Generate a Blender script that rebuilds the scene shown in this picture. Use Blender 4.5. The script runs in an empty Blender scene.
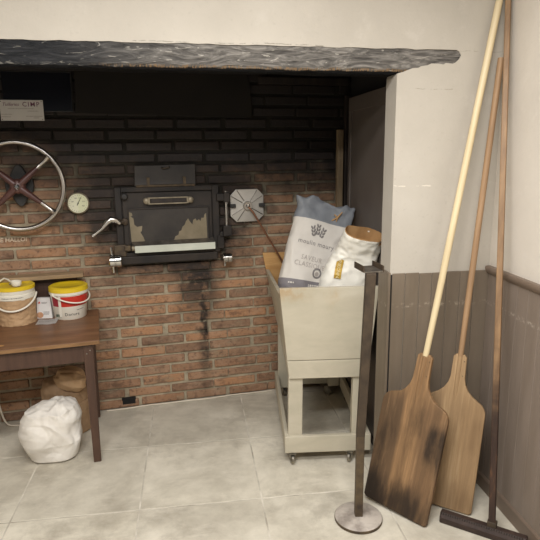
import bpy, bmesh, math, random
from mathutils import Vector, Matrix, noise
random.seed(7)
PI = math.pi
SC = bpy.context.scene
COL = SC.collection

# ------------------------------------------------------------------ colour / materials
def lin(h):
    h = h.lstrip('#')
    c = [int(h[i:i+2], 16)/255 for i in (0, 2, 4)]
    return tuple(x/12.92 if x <= .04045 else ((x+.055)/1.055)**2.4 for x in c) + (1,)

class NT:
    def __init__(s, name):
        s.m = bpy.data.materials.new(name); s.m.use_nodes = True
        s.t = s.m.node_tree; s.n = s.t.nodes; s.l = s.t.links
        s.b = s.n['Principled BSDF']
    def new(s, typ, **kw):
        nd = s.n.new(typ)
        for k, v in kw.items():
            if hasattr(nd, k): setattr(nd, k, v)
        return nd
    def set(s, nd, **kw):
        for k, v in kw.items(): nd.inputs[k.replace('_', ' ')].default_value = v
        return nd
    def link(s, a, b): s.l.new(a, b)
    def coord(s, kind='Object', scale=(1, 1, 1), rot=(0, 0, 0), loc=(0, 0, 0)):
        tc = s.new('ShaderNodeTexCoord'); mp = s.new('ShaderNodeMapping')
        mp.inputs['Scale'].default_value = scale; mp.inputs['Rotation'].default_value = rot
        mp.inputs['Location'].default_value = loc
        s.link(tc.outputs[kind], mp.inputs['Vector']); return mp.outputs['Vector']
    def noise(s, vec, scale=5, detail=6, rough=.55, dist=0):
        nd = s.new('ShaderNodeTexNoise')
        s.link(vec, nd.inputs['Vector'])
        s.set(nd, Scale=scale, Detail=detail, Roughness=rough, Distortion=dist)
        return nd.outputs['Fac']
    def ramp(s, fac, stops):
        nd = s.new('ShaderNodeValToRGB'); e = nd.color_ramp.elements
        while len(e) < len(stops): e.new(.5)
        for el, (p, c) in zip(e, stops):
            el.position = p; el.color = lin(c) if isinstance(c, str) else (c, c, c, 1)
        s.link(fac, nd.inputs['Fac']); return nd.outputs['Color']
    def mix(s, fac, a, b, mode='MIX'):
        nd = s.new('ShaderNodeMix'); nd.data_type = 'RGBA'; nd.blend_type = mode
        if isinstance(fac, (int, float)): nd.inputs[0].default_value = fac
        else: s.link(fac, nd.inputs[0])
        for i, v in ((6, a), (7, b)):
            if isinstance(v, str): nd.inputs[i].default_value = lin(v)
            elif isinstance(v, tuple): nd.inputs[i].default_value = v
            else: s.link(v, nd.inputs[i])
        return nd.outputs[2]
    def math(s, op, a, b=0.0, clamp=False):
        nd = s.new('ShaderNodeMath'); nd.operation = op; nd.use_clamp = clamp
        for i, v in ((0, a), (1, b)):
            if isinstance(v, (int, float)): nd.inputs[i].default_value = v
            else: s.link(v, nd.inputs[i])
        return nd.outputs[0]
    def maprange(s, v, a, b, c=0.0, d=1.0):
        nd = s.new('ShaderNodeMapRange'); nd.interpolation_type = 'SMOOTHSTEP'
        s.link(v, nd.inputs[0])
        for i, x in zip((1, 2, 3, 4), (a, b, c, d)): nd.inputs[i].default_value = x
        return nd.outputs[0]
    def sep(s, vec):
        nd = s.new('ShaderNodeSeparateXYZ'); s.link(vec, nd.inputs[0]); return nd.outputs
    def island(s):
        return s.new('ShaderNodeNewGeometry').outputs['Random Per Island']
    def bump(s, h, strength=.2, dist=.01):
        nd = s.new('ShaderNodeBump'); nd.inputs['Strength'].default_value = strength
        nd.inputs['Distance'].default_value = dist; s.link(h, nd.inputs['Height'])
        s.link(nd.outputs['Normal'], s.b.inputs['Normal'])
    def done(s, color, rough=.6, metal=0.0, spec=.5):
        if isinstance(color, str): s.b.inputs['Base Color'].default_value = lin(color)
        else: s.link(color, s.b.inputs['Base Color'])
        if isinstance(rough, (int, float)): s.b.inputs['Roughness'].default_value = rough
        else: s.link(rough, s.b.inputs['Roughness'])
        s.b.inputs['Metallic'].default_value = metal
        s.b.inputs['Specular IOR Level'].default_value = spec
        return s.m

def simple(name, a, b=None, scale=8, rough=.6, metal=0.0, bump=.1, bscale=None, vec=(1, 1, 1), spec=.5, detail=6, lo=.3, hi=.7):
    t = NT(name); v = t.coord('Object', vec)
    f = t.noise(v, scale, detail)
    c = t.ramp(f, [(lo, a), (hi, b or a)])
    if bump: t.bump(t.noise(v, bscale or scale*4, 8), bump, .004)
    return t.done(c, rough, metal, spec)

def plaster(name, base, dark, light, sc=1.0, cracks=()):
    t = NT(name); v = t.coord('Object')
    f = t.noise(v, 1.3*sc, 8, .6); c = t.ramp(f, [(.3, dark), (.52, base), (.75, light)])
    sp = t.noise(v, 60, 3, .6); c = t.mix(t.maprange(sp, .60, .72, 0, .5), c, dark); c = t.mix(t.maprange(t.noise(v, 7, 8, .7), .55, .72, 0, .5), c, light)
    sx = t.noise(t.coord('Object', (.35, .35, 9)), 2.2, 4, .6, .6)      # faint trowel lines
    c = t.mix(t.maprange(sx, .66, .70, 0, .18), c, dark)
    if cracks:
        x, y, z = t.sep(v); w = t.math('MULTIPLY', t.math('SUBTRACT', t.noise(t.coord('Object', (1, 1, 1)), 6, 6, .7), .5), .03)
        for z0, sl, xa, xb, col, th, amt in cracks:
            zz = t.math('ADD', t.math('ADD', z, w), t.math('MULTIPLY', x, sl))
            ln = t.maprange(t.math('ABSOLUTE', t.math('SUBTRACT', zz, z0)), 0, th, 1, 0)
            gt = t.math('MULTIPLY', t.math('GREATER_THAN', x, xa), t.math('LESS_THAN', x, xb))
            br = t.maprange(t.noise(t.coord('Object', (1, 1, .2), loc=(z0, 0, 0)), 22, 5, .7), .44, .56, 0, 1)
            c = t.mix(t.math('MULTIPLY', t.math('MULTIPLY', ln, gt), t.math('MULTIPLY', br, amt)), c, col)
    t.bump(t.math('ADD', t.noise(v, 26, 8, .65), t.math('MULTIPLY', f, 2)), .28, .006)
    return t.done(c, .75, 0, .3)

def grain(name, stops, vec=(1, 1, 1), scale=6, rough=.55, bump=.12, stains=None, spec=.4, worn=None):
    t = NT(name); v = t.coord('Object', vec)
    f = t.noise(v, scale, 8, .62, .4)
    c = t.ramp(f, stops)
    v2 = t.coord('Object')
    if stains:
        for col, sc_, lo, hi, amt in stains:
            g = t.noise(t.coord('Object', (1, 1, .55), loc=(sc_*.37, 1.7, lo*9)), sc_, 5, .6)
            c = t.mix(t.maprange(g, lo, hi, 0, amt), c, col)
    if worn:
        g = t.noise(v2, 24, 8, .7); c = t.mix(t.maprange(g, .62, .72, 0, .6), c, worn)
    t.bump(t.noise(v, scale*2.5, 8, .6), bump, .003)
    return t.done(c, rough, 0, spec)

M = {}
M['plaster'] = plaster('plaster', '#b9b2a6', '#aea79b', '#c2bcb1', cracks=((1.535, 0, 1.235, 1.42, '#ddd6c8', .004, .9), (1.975, .01, 1.24, 1.5, '#857c6d', .003, .6), (2.125, 0, 1.50, 1.73, '#8d8475', .003, .5), (2.152, .011, .1, .9, '#6d665a', .003, .7)))
M['plaster_side'] = plaster('plaster_side', '#d2cabe', '#c8c0b4', '#d9d2c8')
M['ceiling'] = plaster('ceiling_paint', '#cfc8ba', '#c4bcae', '#d8d2c6')
M['black_flat'] = simple('soot_and_gap_black', '#0d0b0a', '#191513', 6, .85, 0, .2)

# floor tiles: cement look, per tile tint
t = NT('cement_tile'); v = t.coord('Object')
f1 = t.noise(v, 2.3, 10, .68, .15); f2 = t.noise(t.coord('Object', (1.2, 3.4, 1), (0, 0, .4)), 3.4, 10, .72)
c = t.ramp(f1, [(.34, '#a69e8e'), (.49, '#c3bcab'), (.64, '#d9d2c1')])
c = t.mix(t.maprange(f2, .50, .72, 0, .6), c, '#dbd4c4')
f3 = t.noise(t.coord('Object', (.8, 1.5, 1)), 13, 9, .75, .2); c = t.mix(t.maprange(f3, .58, .72, 0, .45), c, '#e6dfd0')
f4 = t.noise(t.coord('Object', (1, 1, 1), loc=(3.3, 1.2, 0)), 3.0, 9, .72, .1); c = t.mix(t.maprange(f4, .52, .70, 0, .6), c, '#989081')
c = t.mix(t.maprange(t.island(), 0, 1, 0, .16), c, '#a29d93')
t.bump(t.math('ADD', f3, f2), .2, .004)
M['tile'] = t.done(c, t.maprange(f1, .3, .7, .42, .62), 0, .35)
M['grout'] = simple('grout', '#8f8778', '#e0d9ca', 6, .9, 0, .2)

# bricks with per-brick tint + soot stains and painted alcove shade (object coords: x along wall, z up)
def soot_shade_mask(t):
    v = t.coord('Object'); x, y, z = t.sep(v)
    n1 = t.noise(v, 3.2, 6, .6); n2 = t.noise(v, 11, 6, .65)
    zz = t.math('ADD', z, t.math('MULTIPLY', t.math('SUBTRACT', n1, .5), .75))
    zz = t.math('ADD', zz, t.math('MULTIPLY', t.math('SUBTRACT', n2, .5), .3))
    zz = t.math('ADD', zz, t.maprange(x, -.25, .15, -.04, .12))
    top = t.maprange(zz, 1.20, 1.80, 0, 1)  # upper wall: real soot plus shade painted into the same mask
    dx = t.math('MULTIPLY', t.math('SUBTRACT', x, .48), 1.25); dz = t.math('MULTIPLY', t.math('SUBTRACT', z, 1.40), 1.5)
    d = t.math('SQRT', t.math('ADD', t.math('MULTIPLY', dx, dx), t.math('MULTIPLY', dz, dz)))
    d = t.math('ADD', d, t.math('MULTIPLY', t.math('SUBTRACT', n1, .5), .8))
    d = t.math('ADD', d, t.math('MULTIPLY', t.math('SUBTRACT', n2, .5), .3))
    halo = t.maprange(d, .54, 1.04, .95, 0)
    m = t.math('MAXIMUM', top, halo)
    xn = t.math('ADD', x, t.math('MULTIPLY', t.math('SUBTRACT', t.noise(t.coord('Object', (2, 1, 1.5)), 9, 4), .5), .10))
    dr = t.math('MULTIPLY', t.maprange(t.math('ABSOLUTE', t.math('SUBTRACT', xn, .70)), .004, .05, 1, 0), t.maprange(z, .05, .5, .15, 1))
    dr2 = t.math('MULTIPLY', t.maprange(t.math('ABSOLUTE', t.math('SUBTRACT', xn, .67)), .05, .22, 1, 0), t.maprange(z, .42, .90, 0, 1))
    dr3 = t.math('MULTIPLY', t.maprange(t.math('ABSOLUTE', t.math('SUBTRACT', xn, .57)), .005, .05, .8, 0), t.maprange(z, .55, .8, 0, 1))
    low = t.math('MAXIMUM', t.math('MAXIMUM', dr, dr2), dr3)
    under = t.math('MULTIPLY', t.maprange(z, .80, 1.02, 0, .7), t.maprange(t.math('ABSOLUTE', t.math('SUBTRACT', x, .5)), .3, .45, 1, 0))
    low = t.math('MULTIPLY', t.math('MAXIMUM', low, under), t.maprange(n2, .33, .50, .35, 1))
    return t.math('MAXIMUM', m, t.math('MULTIPLY', low, .96), True), n2
t = NT('old_brick'); s, n2 = soot_shade_mask(t); v = t.coord('Object')
c = t.ramp(t.island(), [(0, '#8c6a52'), (.25, '#9c775a'), (.5, '#ae825f'), (.75, '#9a7a60'), (1, '#7d614d')])
c = t.mix(t.maprange(n2, .4, .75, 0, .6), c, '#b3937a')
c = t.mix(t.maprange(t.noise(t.coord('Object', (1, 1, 2.5), loc=(2, 0, 1)), 6, 6, .65), .5, .68, 0, .55), c, '#8d8069')
c = t.mix(t.maprange(t.noise(v, 30, 5, .7), .50, .68, 0, .7), c, '#5a4236')
c = t.mix(t.maprange(t.noise(t.coord('Object', (1, 1, 2.2), loc=(7, 3, 2)), 7, 8, .72), .50, .66, 0, .65), c, '#5e493c')
c = t.mix(t.maprange(t.noise(t.coord('Object', (1, 1, 1.6), loc=(1, 8, 4)), 13, 8, .75), .57, .68, 0, .55), c, '#a89883')
c = t.mix(t.math('MULTIPLY', s, .955), c, '#121214')
t.bump(t.noise(v, 55, 8, .7), .8, .006)
M['brick'] = t.done(c, t.maprange(s, 0, 1, .8, .55), 0, .35)
t = NT('mortar'); s, n2 = soot_shade_mask(t); v = t.coord('Object')
c = t.ramp(t.noise(v, 9, 8, .65), [(.3, '#8a7e6b'), (.6, '#b3a78f')])
c = t.mix(t.maprange(t.noise(v, 20, 6, .7), .52, .7, 0, .5), c, '#5d5345')
c = t.mix(t.math('MULTIPLY', s, .96), c, '#131314')
t.bump(t.noise(v, 80, 6, .7), .5, .004)
M['mortar'] = t.done(c, .9, 0, .2)

# lintel: black paint with sheen and underside shade put into the colour, scuffed, bare wood on the lower arris
t = NT('lintel_paint'); v = t.coord('Object', (1, 1, 1)); x, y, z = t.sep(v)
f = t.noise(t.coord('Object', (1.1, 4, 6)), 5, 8, .62, 2.2)
c = t.ramp(f, [(.3, '#1e1f21'), (.55, '#2e2f31'), (.75, '#3e3e40')])
rr = t.maprange(x, -.30, .55, 0, 1)  # sheen of the paint, coloured in as lighter grey to the right
c = t.mix(rr, c, t.ramp(f, [(.32, '#45423f'), (.5, '#6a6661'), (.66, '#918c85')]))
sc_ = t.noise(t.coord('Object', (2.6, 6, 12), (0, .20, 0)), 2.8, 4, .6, 2.5)
c = t.mix(t.math('MULTIPLY', t.maprange(sc_, .625, .65, 0, .85), t.maprange(x, -.45, .5, .30, .6)), c, '#c4beb2')
zl = t.math('ADD', t.math('ADD', z, t.math('MULTIPLY', x, .011)), t.math('MULTIPLY', t.math('SUBTRACT', t.noise(t.coord('Object', (4, 1, 1)), 5, 4), .5), .014))
c = t.mix(t.maprange(zl, 2.051, 2.055, 1, 0), c, '#101011')  # shade of the underside painted black
fl_ = t.noise(t.coord('Object', (16, 1, 5)), 9, 4, .7)
edge = t.math('MULTIPLY', t.math('MULTIPLY', t.maprange(zl, 2.049, 2.053, 0, 1), t.maprange(zl, 2.057, 2.065, 1, 0)), t.maprange(fl_, .46, .56, 0, 1))
c = t.mix(t.math('MULTIPLY', edge, t.maprange(x, -.1, .1, 0, .95)), c, '#8a7052')
t.bump(t.math('ADD', f, t.math('MULTIPLY', sc_, .6)), .8, .016)
M['lintel'] = t.done(c, .62, 0, .12)

def paintboard(name, a, b, scuff):
    t = NT(name); v = t.coord('Object'); x, y, z = t.sep(v)
    f = t.noise(t.coord('Object', (4, 4, .6)), 4, 7, .6); c = t.ramp(f, [(.3, a), (.7, b)])
    n = t.noise(v, 40, 7, .75)
    c = t.mix(t.maprange(n, .70, .76, 0, .35), c, scuff)
    band = t.math('MULTIPLY', t.maprange(t.math('ABSOLUTE', t.math('SUBTRACT', z, .965)), .004, .016, 1, 0), t.maprange(n, .5, .62, 0, .7))
    c = t.mix(band, c, scuff)
    t.bump(t.noise(t.coord('Object', (8, 8, .8)), 6, 6), .25, .004)
    return t.done(c, .5, 0, .4)
M['wainscot'] = paintboard('taupe_board', '#6f6354', '#7c6f60', '#b3a897')
M['wainscot_side'] = paintboard('taupe_board_side', '#7a6d61', '#877a6f', '#b2a799')
M['rail_paint'] = simple('rail_paint', '#6a5b4e', '#7b6b5d', 5, .45, 0, .1)
M['alcove_panel'] = simple('alcove_panel', '#564d46', '#625a53', 3, .6, 0, .1)
M['post_wood'] = grain('worn_post', [(.3, '#5c4a36'), (.6, '#8d7a5f')], (8, 8, .8), 4, .7, worn='#b9a88a')
M['dark_wood'] = grain('sooty_wood', [(.3, '#1b1613'), (.7, '#352b24')], (6, 6, .8), 4, .6)

M['cart'] = grain('cream_paint', [(.3, '#b0a995'), (.55, '#bbb39f'), (.8, '#c4bdab')], (1.2, 1.2, 3), 3, .5, .15, stains=[('#b3905c', 3.0, .66, .80, .55)])
M['cart_wood'] = grain('raw_pine', [(.3, '#a97a45'), (.6, '#c59a62'), (.85, '#d7b07a')], (1, 1, 10), 3, .6)
M['steel'] = simple('steel', '#8c8880', '#b9b5ac', 10, .35, 1.0, .05)
M['chrome'] = simple('chrome', '#b9b7b4', '#dcdad6', 10, .18, 1.0, .02)
M['alu'] = simple('aluminium', '#aaa49c', '#c9c4bd', 6, .28, 1.0, .03)
M['alu_dull'] = simple('dull_aluminium', '#b0aba3', '#c6c1b8', 9, .45, .55, .06)
M['rubber'] = simple('caster_rubber', '#1d1b19', '#2d2a27', 8, .6, 0, .1)
M['caster'] = simple('caster_steel', '#6d685f', '#aaa394', 20, .4, .8, .1)
M['iron'] = simple('dark_iron', '#33291f', '#4e4030', 16, .65, .1, .3)
M['iron_worn'] = simple('worn_iron', '#3a2f26', '#66563f', 18, .6, .25, .3)
M['iron_light'] = simple('rubbed_iron', '#565049', '#8c857b', 16, .38, .7, .2)
M['oven_iron'] = simple('oven_iron', '#131010', '#30271f', 9, .62, .1, .2)
M['oven_sheet'] = simple('oven_sheet', '#181513', '#352c24', 7, .62, .1, .15)
M['oven_plate'] = simple('oven_plate', '#2a2623', '#3f3933', 7, .55, .15, .2)
M['bare_steel'] = simple('bare_patch', '#756a54', '#8c8069', 12, .65, .1, .1)
M['brass'] = simple('tarnished_brass', '#6e6350', '#9a8f7a', 14, .5, .45, .1)
M['white_enamel'] = simple('white_enamel', '#b9bcae', '#cfd2c4', 6, .4, 0, .05)
M['hood_sheet'] = simple('hood_sheet', '#1b1816', '#25211d', 3, .7, 0, .15, spec=.2)
M['gloss_black'] = simple('gloss_black', '#0c0e15', '#12141c', 3, .22, 0, .05)
M['base_worn'] = simple('worn_base', '#857b72', '#bdb4a9', 12, .6, .1, .3, lo=.35, hi=.6)
M['copper'] = simple('copper_rod', '#6f4a36', '#8d6147', 8, .45, .6, .05)
M['maroon'] = simple('maroon_paint', '#4a302c', '#5b3c36', 12, .35, .1, .08)
M['dial'] = simple('dial_face', '#c3c1a4', '#d6d4ba', 5, .5, 0, .02)
M['dial_green'] = simple('dial_green', '#c0c19c', '#cdceac', 5, .5, 0, .02)
M['ink'] = simple('black_ink', '#26221f', None, 5, .6, 0, 0)
M['ink_grey'] = simple('grey_ink', '#77726f', None, 5, .7, 0, 0)
M['ink_pale'] = simple('pale_ink', '#a59c94', None, 5, .7, 0, 0)
M['ink_purple'] = simple('purple_ink', '#6a3550', None, 5, .6, 0, 0)
M['chalk'] = simple('chalk', '#dccbb4', '#c4ae95', 40, .9, 0, 0)
M['sign'] = simple('sign_plate', '#c9c5c0', '#d6d2cc', 4, .45, 0, .02)
M['green_ink'] = simple('green_ink', '#2f4a33', None, 5, .6, 0, 0)
M['red_print'] = simple('red_print', '#bd2e22', '#c93a2b', 5, .4, 0, .02)
M['pink_print'] = simple('darker_red_print', '#a12f38', '#8c3040', 8, .4, 0, .02)
M['white_plastic'] = simple('white_plastic', '#e0dbcb', '#ebe6d8', 5, .4, 0, .03)
M['yellow_lid'] = simple('yellow_plastic', '#d9b81f', '#e6c82f', 5, .4, 0, .05)
M['kraft'] = grain('kraft_paper', [(.3, '#a58562'), (.6, '#bd9c77'), (.85, '#cdae89')], (1, 1, 1), 7, .75, .3)
M['kraft_dark'] = grain('brown_paper', [(.3, '#846a4f'), (.6, '#9c8062'), (.85, '#b09474')], (1, 1, 1), 6, .75, .35)
M['carton'] = simple('white_carton', '#d9d6d2', '#e3e0dc', 5, .5, 0, .02)
M['paper'] = simple('paper', '#dcd8d6', '#e6e3e0', 5, .7, 0, .02)
M['bread_print'] = simple('bread_print', '#a56f4b', '#d2a886', 60, .6, 0, 0)
M['table'] = grain('table_brown', [(.25, '#5a3d28'), (.5, '#755238'), (.8, '#8a6446')], (1, 9, 9), 3, .38, .08, worn='#8d6a48')
M['table_leg'] = grain('table_leg', [(.25, '#3a2820'), (.6, '#4f392d'), (.85, '#644b3a')], (9, 9, 1), 3, .5, .1)
M['table_edge'] = grain('raw_edge', [(.3, '#6b4d30'), (.7, '#8d6b47')], (1, 8, 8), 5, .6, .1)
M['shelf'] = grain('shelf_board', [(.3, '#8d765a'), (.6, '#a58d6e'), (.85, '#b9a283')], (1, 8, 8), 4, .6, .1)
M['sack_white'] = simple('white_sack', '#d5cfc5', '#e6e1d8', 5, .6, 0, .8, 16)
M['bag_white'] = simple('bag_white', '#c6bfb5', '#d4cec4', 5, .65, 0, .7, 11)
M['bag_blue'] = simple('bag_bluegrey', '#72757a', '#828588', 5, .65, 0, .8, 11)
M['bag_mauve'] = simple('bag_mauve', '#6e696b', '#7e797b', 5, .65, 0, .6, 11)
M['bag_cream'] = simple('bag_bright', '#dcd8cc', '#ebe7dc', 5, .5, 0, .7, 12)
M['bag_inner'] = simple('bag_inner', '#98744a', '#b58f61', 10, .75, 0, .2)
M['gold'] = simple('gold_label', '#b08c2f', '#c4a043', 6, .45, .2, .02)
M['gold_pale'] = simple('gold_lettering', '#e5d9ac', None, 6, .5, 0, 0)
M['cable'] = simple('white_cable', '#cfc4b1', '#ddd3c1', 6, .55, 0, .02)
M['pine_pole'] = grain('pine_pole', [(.3, '#c6b28a'), (.55, '#d6c49e'), (.85, '#e2d3b2')], (9, 9, .6), 4, .5, .05)
M['grey_pole'] = grain('aged_pole', [(.3, '#86694d'), (.55, '#9b7c5c'), (.85, '#b19272')], (9, 9, .6), 4, .6, .08)

# pole of the rake: light wood above, darker below
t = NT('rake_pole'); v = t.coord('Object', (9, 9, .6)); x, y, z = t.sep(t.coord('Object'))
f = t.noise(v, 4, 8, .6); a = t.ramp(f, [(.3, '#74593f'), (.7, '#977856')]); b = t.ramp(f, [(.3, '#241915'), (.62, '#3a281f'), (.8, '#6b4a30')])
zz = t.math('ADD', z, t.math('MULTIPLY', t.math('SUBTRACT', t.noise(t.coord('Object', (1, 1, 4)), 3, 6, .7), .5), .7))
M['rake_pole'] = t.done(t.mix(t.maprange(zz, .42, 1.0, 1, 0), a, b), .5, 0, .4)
M['rake_head'] = grain('charred_wood', [(.3, '#2a1f1b'), (.6, '#3b2d27'), (.85, '#4c3c33')], (1, 8, 8), 4, .6, .2)

def blade_mat(name, tones, burn, amt, pale):
    t = NT(name); x, y, z = t.sep(t.coord('Object'))
    f = t.noise(t.coord('Object', (16, 16, .8)), 3.4, 9, .68, .3)
    xw = t.math('ADD', x, t.math('MULTIPLY', t.math('SUBTRACT', t.noise(t.coord('Object', (1, 1, 2)), 2, 2), .5), .02))
    k = t.maprange(xw, -.062, -.042, 0, 1); k2 = t.maprange(xw, .034, .052, 0, 1)
    c = t.mix(k2, t.mix(k, tones[0], tones[1]), tones[2])
    c = t.mix(t.maprange(z, .50, .62, 0, .8), c, tones[1])                      # bare neck
    c = t.mix(t.maprange(f, .35, .65, .55, 0), c, tones[3])
    c = t.mix(t.maprange(f, .52, .75, 0, .45), c, pale)
    g = t.noise(t.coord('Object', (2.2, 1, .45), loc=(.4, 0, .3)), 5.5, 6, .6, .2)
    low = t.math('MULTIPLY', t.maprange(z, .01, .22, .40, 0), t.maprange(x, .02, .12, 1, .45)); edge = t.math('MULTIPLY', t.math('MULTIPLY', t.maprange(z, .20, .33, 0, .20), t.maprange(z, .42, .50, 1, 0)), t.maprange(x, .05, .11, 0, 1))
    left = t.math('MULTIPLY', t.maprange(x, -.15, -.07, .10, 0), t.maprange(z, .3, .5, 1, 0))
    g2 = t.math('ADD', t.math('ADD', t.math('ADD', g, low), edge), left)
    g2 = t.math('ADD', g2, t.math('MULTIPLY', t.math('SUBTRACT', f, .5), .25))
    c = t.mix(t.math('MULTIPLY', t.maprange(g2, .48, .86, 0, 1), amt), c, burn)
    h = t.noise(t.coord('Object', (1, 1, .7)), 20, 8, .78); c = t.mix(t.maprange(h, .68, .74, 0, .5), c, '#c3b196')
    t.bump(f, .25, .003)
    return t.done(c, .6, 0, .3)
M['blade_dark'] = blade_mat('scorched_blade', ('#6a533c', '#947350', '#806346', '#503e2d'), '#221b16', .92, '#b3906a')
M['blade_pale'] = blade_mat('floury_blade', ('#94795a', '#a98c68', '#a08360', '#7d6448'), '#6a5138', .40, '#bda584')

# ------------------------------------------------------------------ geometry helpers
def new(): return bmesh.new()
def link(name, bm, m, parent=None, smooth=False, bevel=0.0, seg=2, sub=0, angle=40):
    bmesh.ops.recalc_face_normals(bm, faces=bm.faces[:])
    me = bpy.data.meshes.new(name); bm.to_mesh(me); bm.free()
    ms = m if isinstance(m, (list, tuple)) else [m]
    for k in ms: me.materials.append(M[k] if isinstance(k, str) else k)
    o = bpy.data.objects.new(name, me); COL.objects.link(o)
    if parent: o.parent = parent
    if bevel:
        md = o.modifiers.new('bevel', 'BEVEL'); md.width = bevel; md.segments = seg
        md.limit_method = 'ANGLE'; md.angle_limit = math.radians(50)
    if sub:
        md = o.modifiers.new('sub', 'SUBSURF'); md.levels = sub; md.render_levels = sub
    if smooth:
        for p in me.polygons: p.use_smooth = True
        try: me.set_sharp_from_angle(angle=math.radians(angle))
        except Exception: pass
    return o
def bx(bm, lo, hi, mat=None, mi=0):
    x0, y0, z0 = lo; x1, y1, z1 = hi
    vs = [Vector(p) for p in ((x0,y0,z0),(x1,y0,z0),(x1,y1,z0),(x0,y1,z0),(x0,y0,z1),(x1,y0,z1),(x1,y1,z1),(x0,y1,z1))]
    if mat: vs = [mat @ q for q in vs]
    v = [bm.verts.new(q) for q in vs]
    for f in ((0,3,2,1),(4,5,6,7),(0,1,5,4),(1,2,6,5),(2,3,7,6),(3,0,4,7)):
        bm.faces.new([v[i] for i in f]).material_index = mi
    return v
def hexa(bm, pts, mi=0):
    v = [bm.verts.new(p) for p in pts]
    for f in ((0,3,2,1),(4,5,6,7),(0,1,5,4),(1,2,6,5),(2,3,7,6),(3,0,4,7)):
        bm.faces.new([v[i] for i in f]).material_index = mi
def frame_of(d):
    d = d.normalized(); up = Vector((0, 0, 1)) if abs(d.z) < .95 else Vector((1, 0, 0))
    a = d.cross(up).normalized(); return a, d.cross(a).normalized()
def tube(bm, pts, r, seg=12, cap=True, closed=False, mi=0):
    pts = [Vector(p) for p in pts]; n = len(pts); rings = []; a = None
    for i, p in enumerate(pts):
        if closed: d = pts[(i+1) % n] - pts[i-1]
        else: d = pts[min(i+1, n-1)] - pts[max(i-1, 0)]
        if a is None: a, b = frame_of(d)
        else:
            d = d.normalized(); a = (a - d*a.dot(d)).normalized(); b = d.cross(a)
        ri = r[i] if isinstance(r, (list, tuple)) else r
        rings.append([bm.verts.new(p + (a*math.cos(2*PI*k/seg) + b*math.sin(2*PI*k/seg))*ri) for k in range(seg)])
    m = n if closed else n-1
    for i in range(m):
        A, B = rings[i], rings[(i+1) % n]
        for k in range(seg):
            bm.faces.new((A[k], A[(k+1) % seg], B[(k+1) % seg], B[k])).material_index = mi
    if cap and not closed:
        bm.faces.new(rings[0][::-1]).material_index = mi; bm.faces.new(rings[-1]).material_index = mi
def lathe(bm, prof, seg=40, mat=Matrix(), mi=0, mis=None):
    rings = []
    for r, z in prof:
        if r < 1e-6: rings.append([bm.verts.new(mat @ Vector((0, 0, z)))])
        else: rings.append([bm.verts.new(mat @ Vector((r*math.cos(2*PI*k/seg), r*math.sin(2*PI*k/seg), z))) for k in range(seg)])
    for i in range(len(rings)-1):
        A, B = rings[i], rings[i+1]
        for k in range(seg):
            k2 = (k+1) % seg
            if len(A) == 1 and len(B) == 1: continue
            if len(A) == 1: f = bm.faces.new((A[0], B[k2], B[k]))
            elif len(B) == 1: f = bm.faces.new((A[k], A[k2], B[0]))
            else: f = bm.faces.new((A[k], A[k2], B[k2], B[k]))
            f.material_index = mis[i] if mis else mi
def prism(bm, outline, y0, y1, mat=Matrix(), mi=0):
    """outline in (x, z); extruded from y0 to y1"""
    A = [bm.verts.new(mat @ Vector((x, y0, z))) for x, z in outline]
    B = [bm.verts.new(mat @ Vector((x, y1, z))) for x, z in outline]
    bm.faces.new(A).material_index = mi; bm.faces.new(B[::-1]).material_index = mi
    n = len(A)
    for i in range(n):
        bm.faces.new((A[i], B[i], B[(i+1) % n], A[(i+1) % n])).material_index = mi
def grid_box(bm, lo, hi, n):
    """closed box made of grids so it can be displaced"""
    bx(bm, lo, hi)
    ax = [hi[i]-lo[i] for i in range(3)]
    for a in range(3):
        for k in range(1, n[a]):
            p = [0, 0, 0]; p[a] = lo[a] + ax[a]*k/n[a]; no = [0, 0, 0]; no[a] = 1
            bmesh.ops.bisect_plane(bm, geom=bm.verts[:]+bm.edges[:]+bm.faces[:], plane_co=p, plane_no=no, dist=1e-5)
def thing(name, label, cat, loc=(0, 0, 0), rot=(0, 0, 0), group=None):
    o = bpy.data.objects.new(name, None); COL.objects.link(o)
    o.location = loc; o.rotation_euler = rot; o.empty_display_size = .05
    return tag(o, label, cat, group)
def tag(o, label, cat, group=None):
    o['label'] = label; o['category'] = cat
    if group: o['group'] = group
    return o
def struct(name, bm, m, **kw):
    o = link(name, bm, m, **kw); o['kind'] = 'structure'; return o
def text_bm(body, size, shear=0.0, align='CENTER', spacing=1.0, ext=0.0, res=2, bold=0.0):
    cu = bpy.data.curves.new('t', 'FONT'); cu.body = body; cu.size = size; cu.shear = shear
    cu.align_x = align; cu.align_y = 'CENTER'; cu.space_character = spacing; cu.extrude = ext; cu.resolution_u = res; cu.offset = bold
    ob = bpy.data.objects.new('t', cu); COL.objects.link(ob)
    dg = bpy.context.evaluated_depsgraph_get(); me = bpy.data.meshes.new_from_object(ob.evaluated_get(dg))
    bpy.data.objects.remove(ob); bpy.data.curves.remove(cu)
    bm = new(); bm.from_mesh(me); bpy.data.meshes.remove(me); return bm
def tf(bm, fn):
    for v in bm.verts: v.co = Vector(fn(v.co))
    return bm
def bars(lines, h):
    """unreadable small print: rows of short strokes in the (x, y) plane, like text_bm"""
    bm = new(); rnd = random.Random(3)
    for x0, x1, y in lines:
        x = x0
        while x < x1:
            w = min(rnd.uniform(.6, 2.2)*h, x1-x)
            v = [bm.verts.new(p) for p in ((x, y-h/2, 0), (x+w, y-h/2, 0), (x+w, y+h/2, 0), (x, y+h/2, 0))]; bm.faces.new(v)
            x += w + .5*h
    return bm

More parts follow.
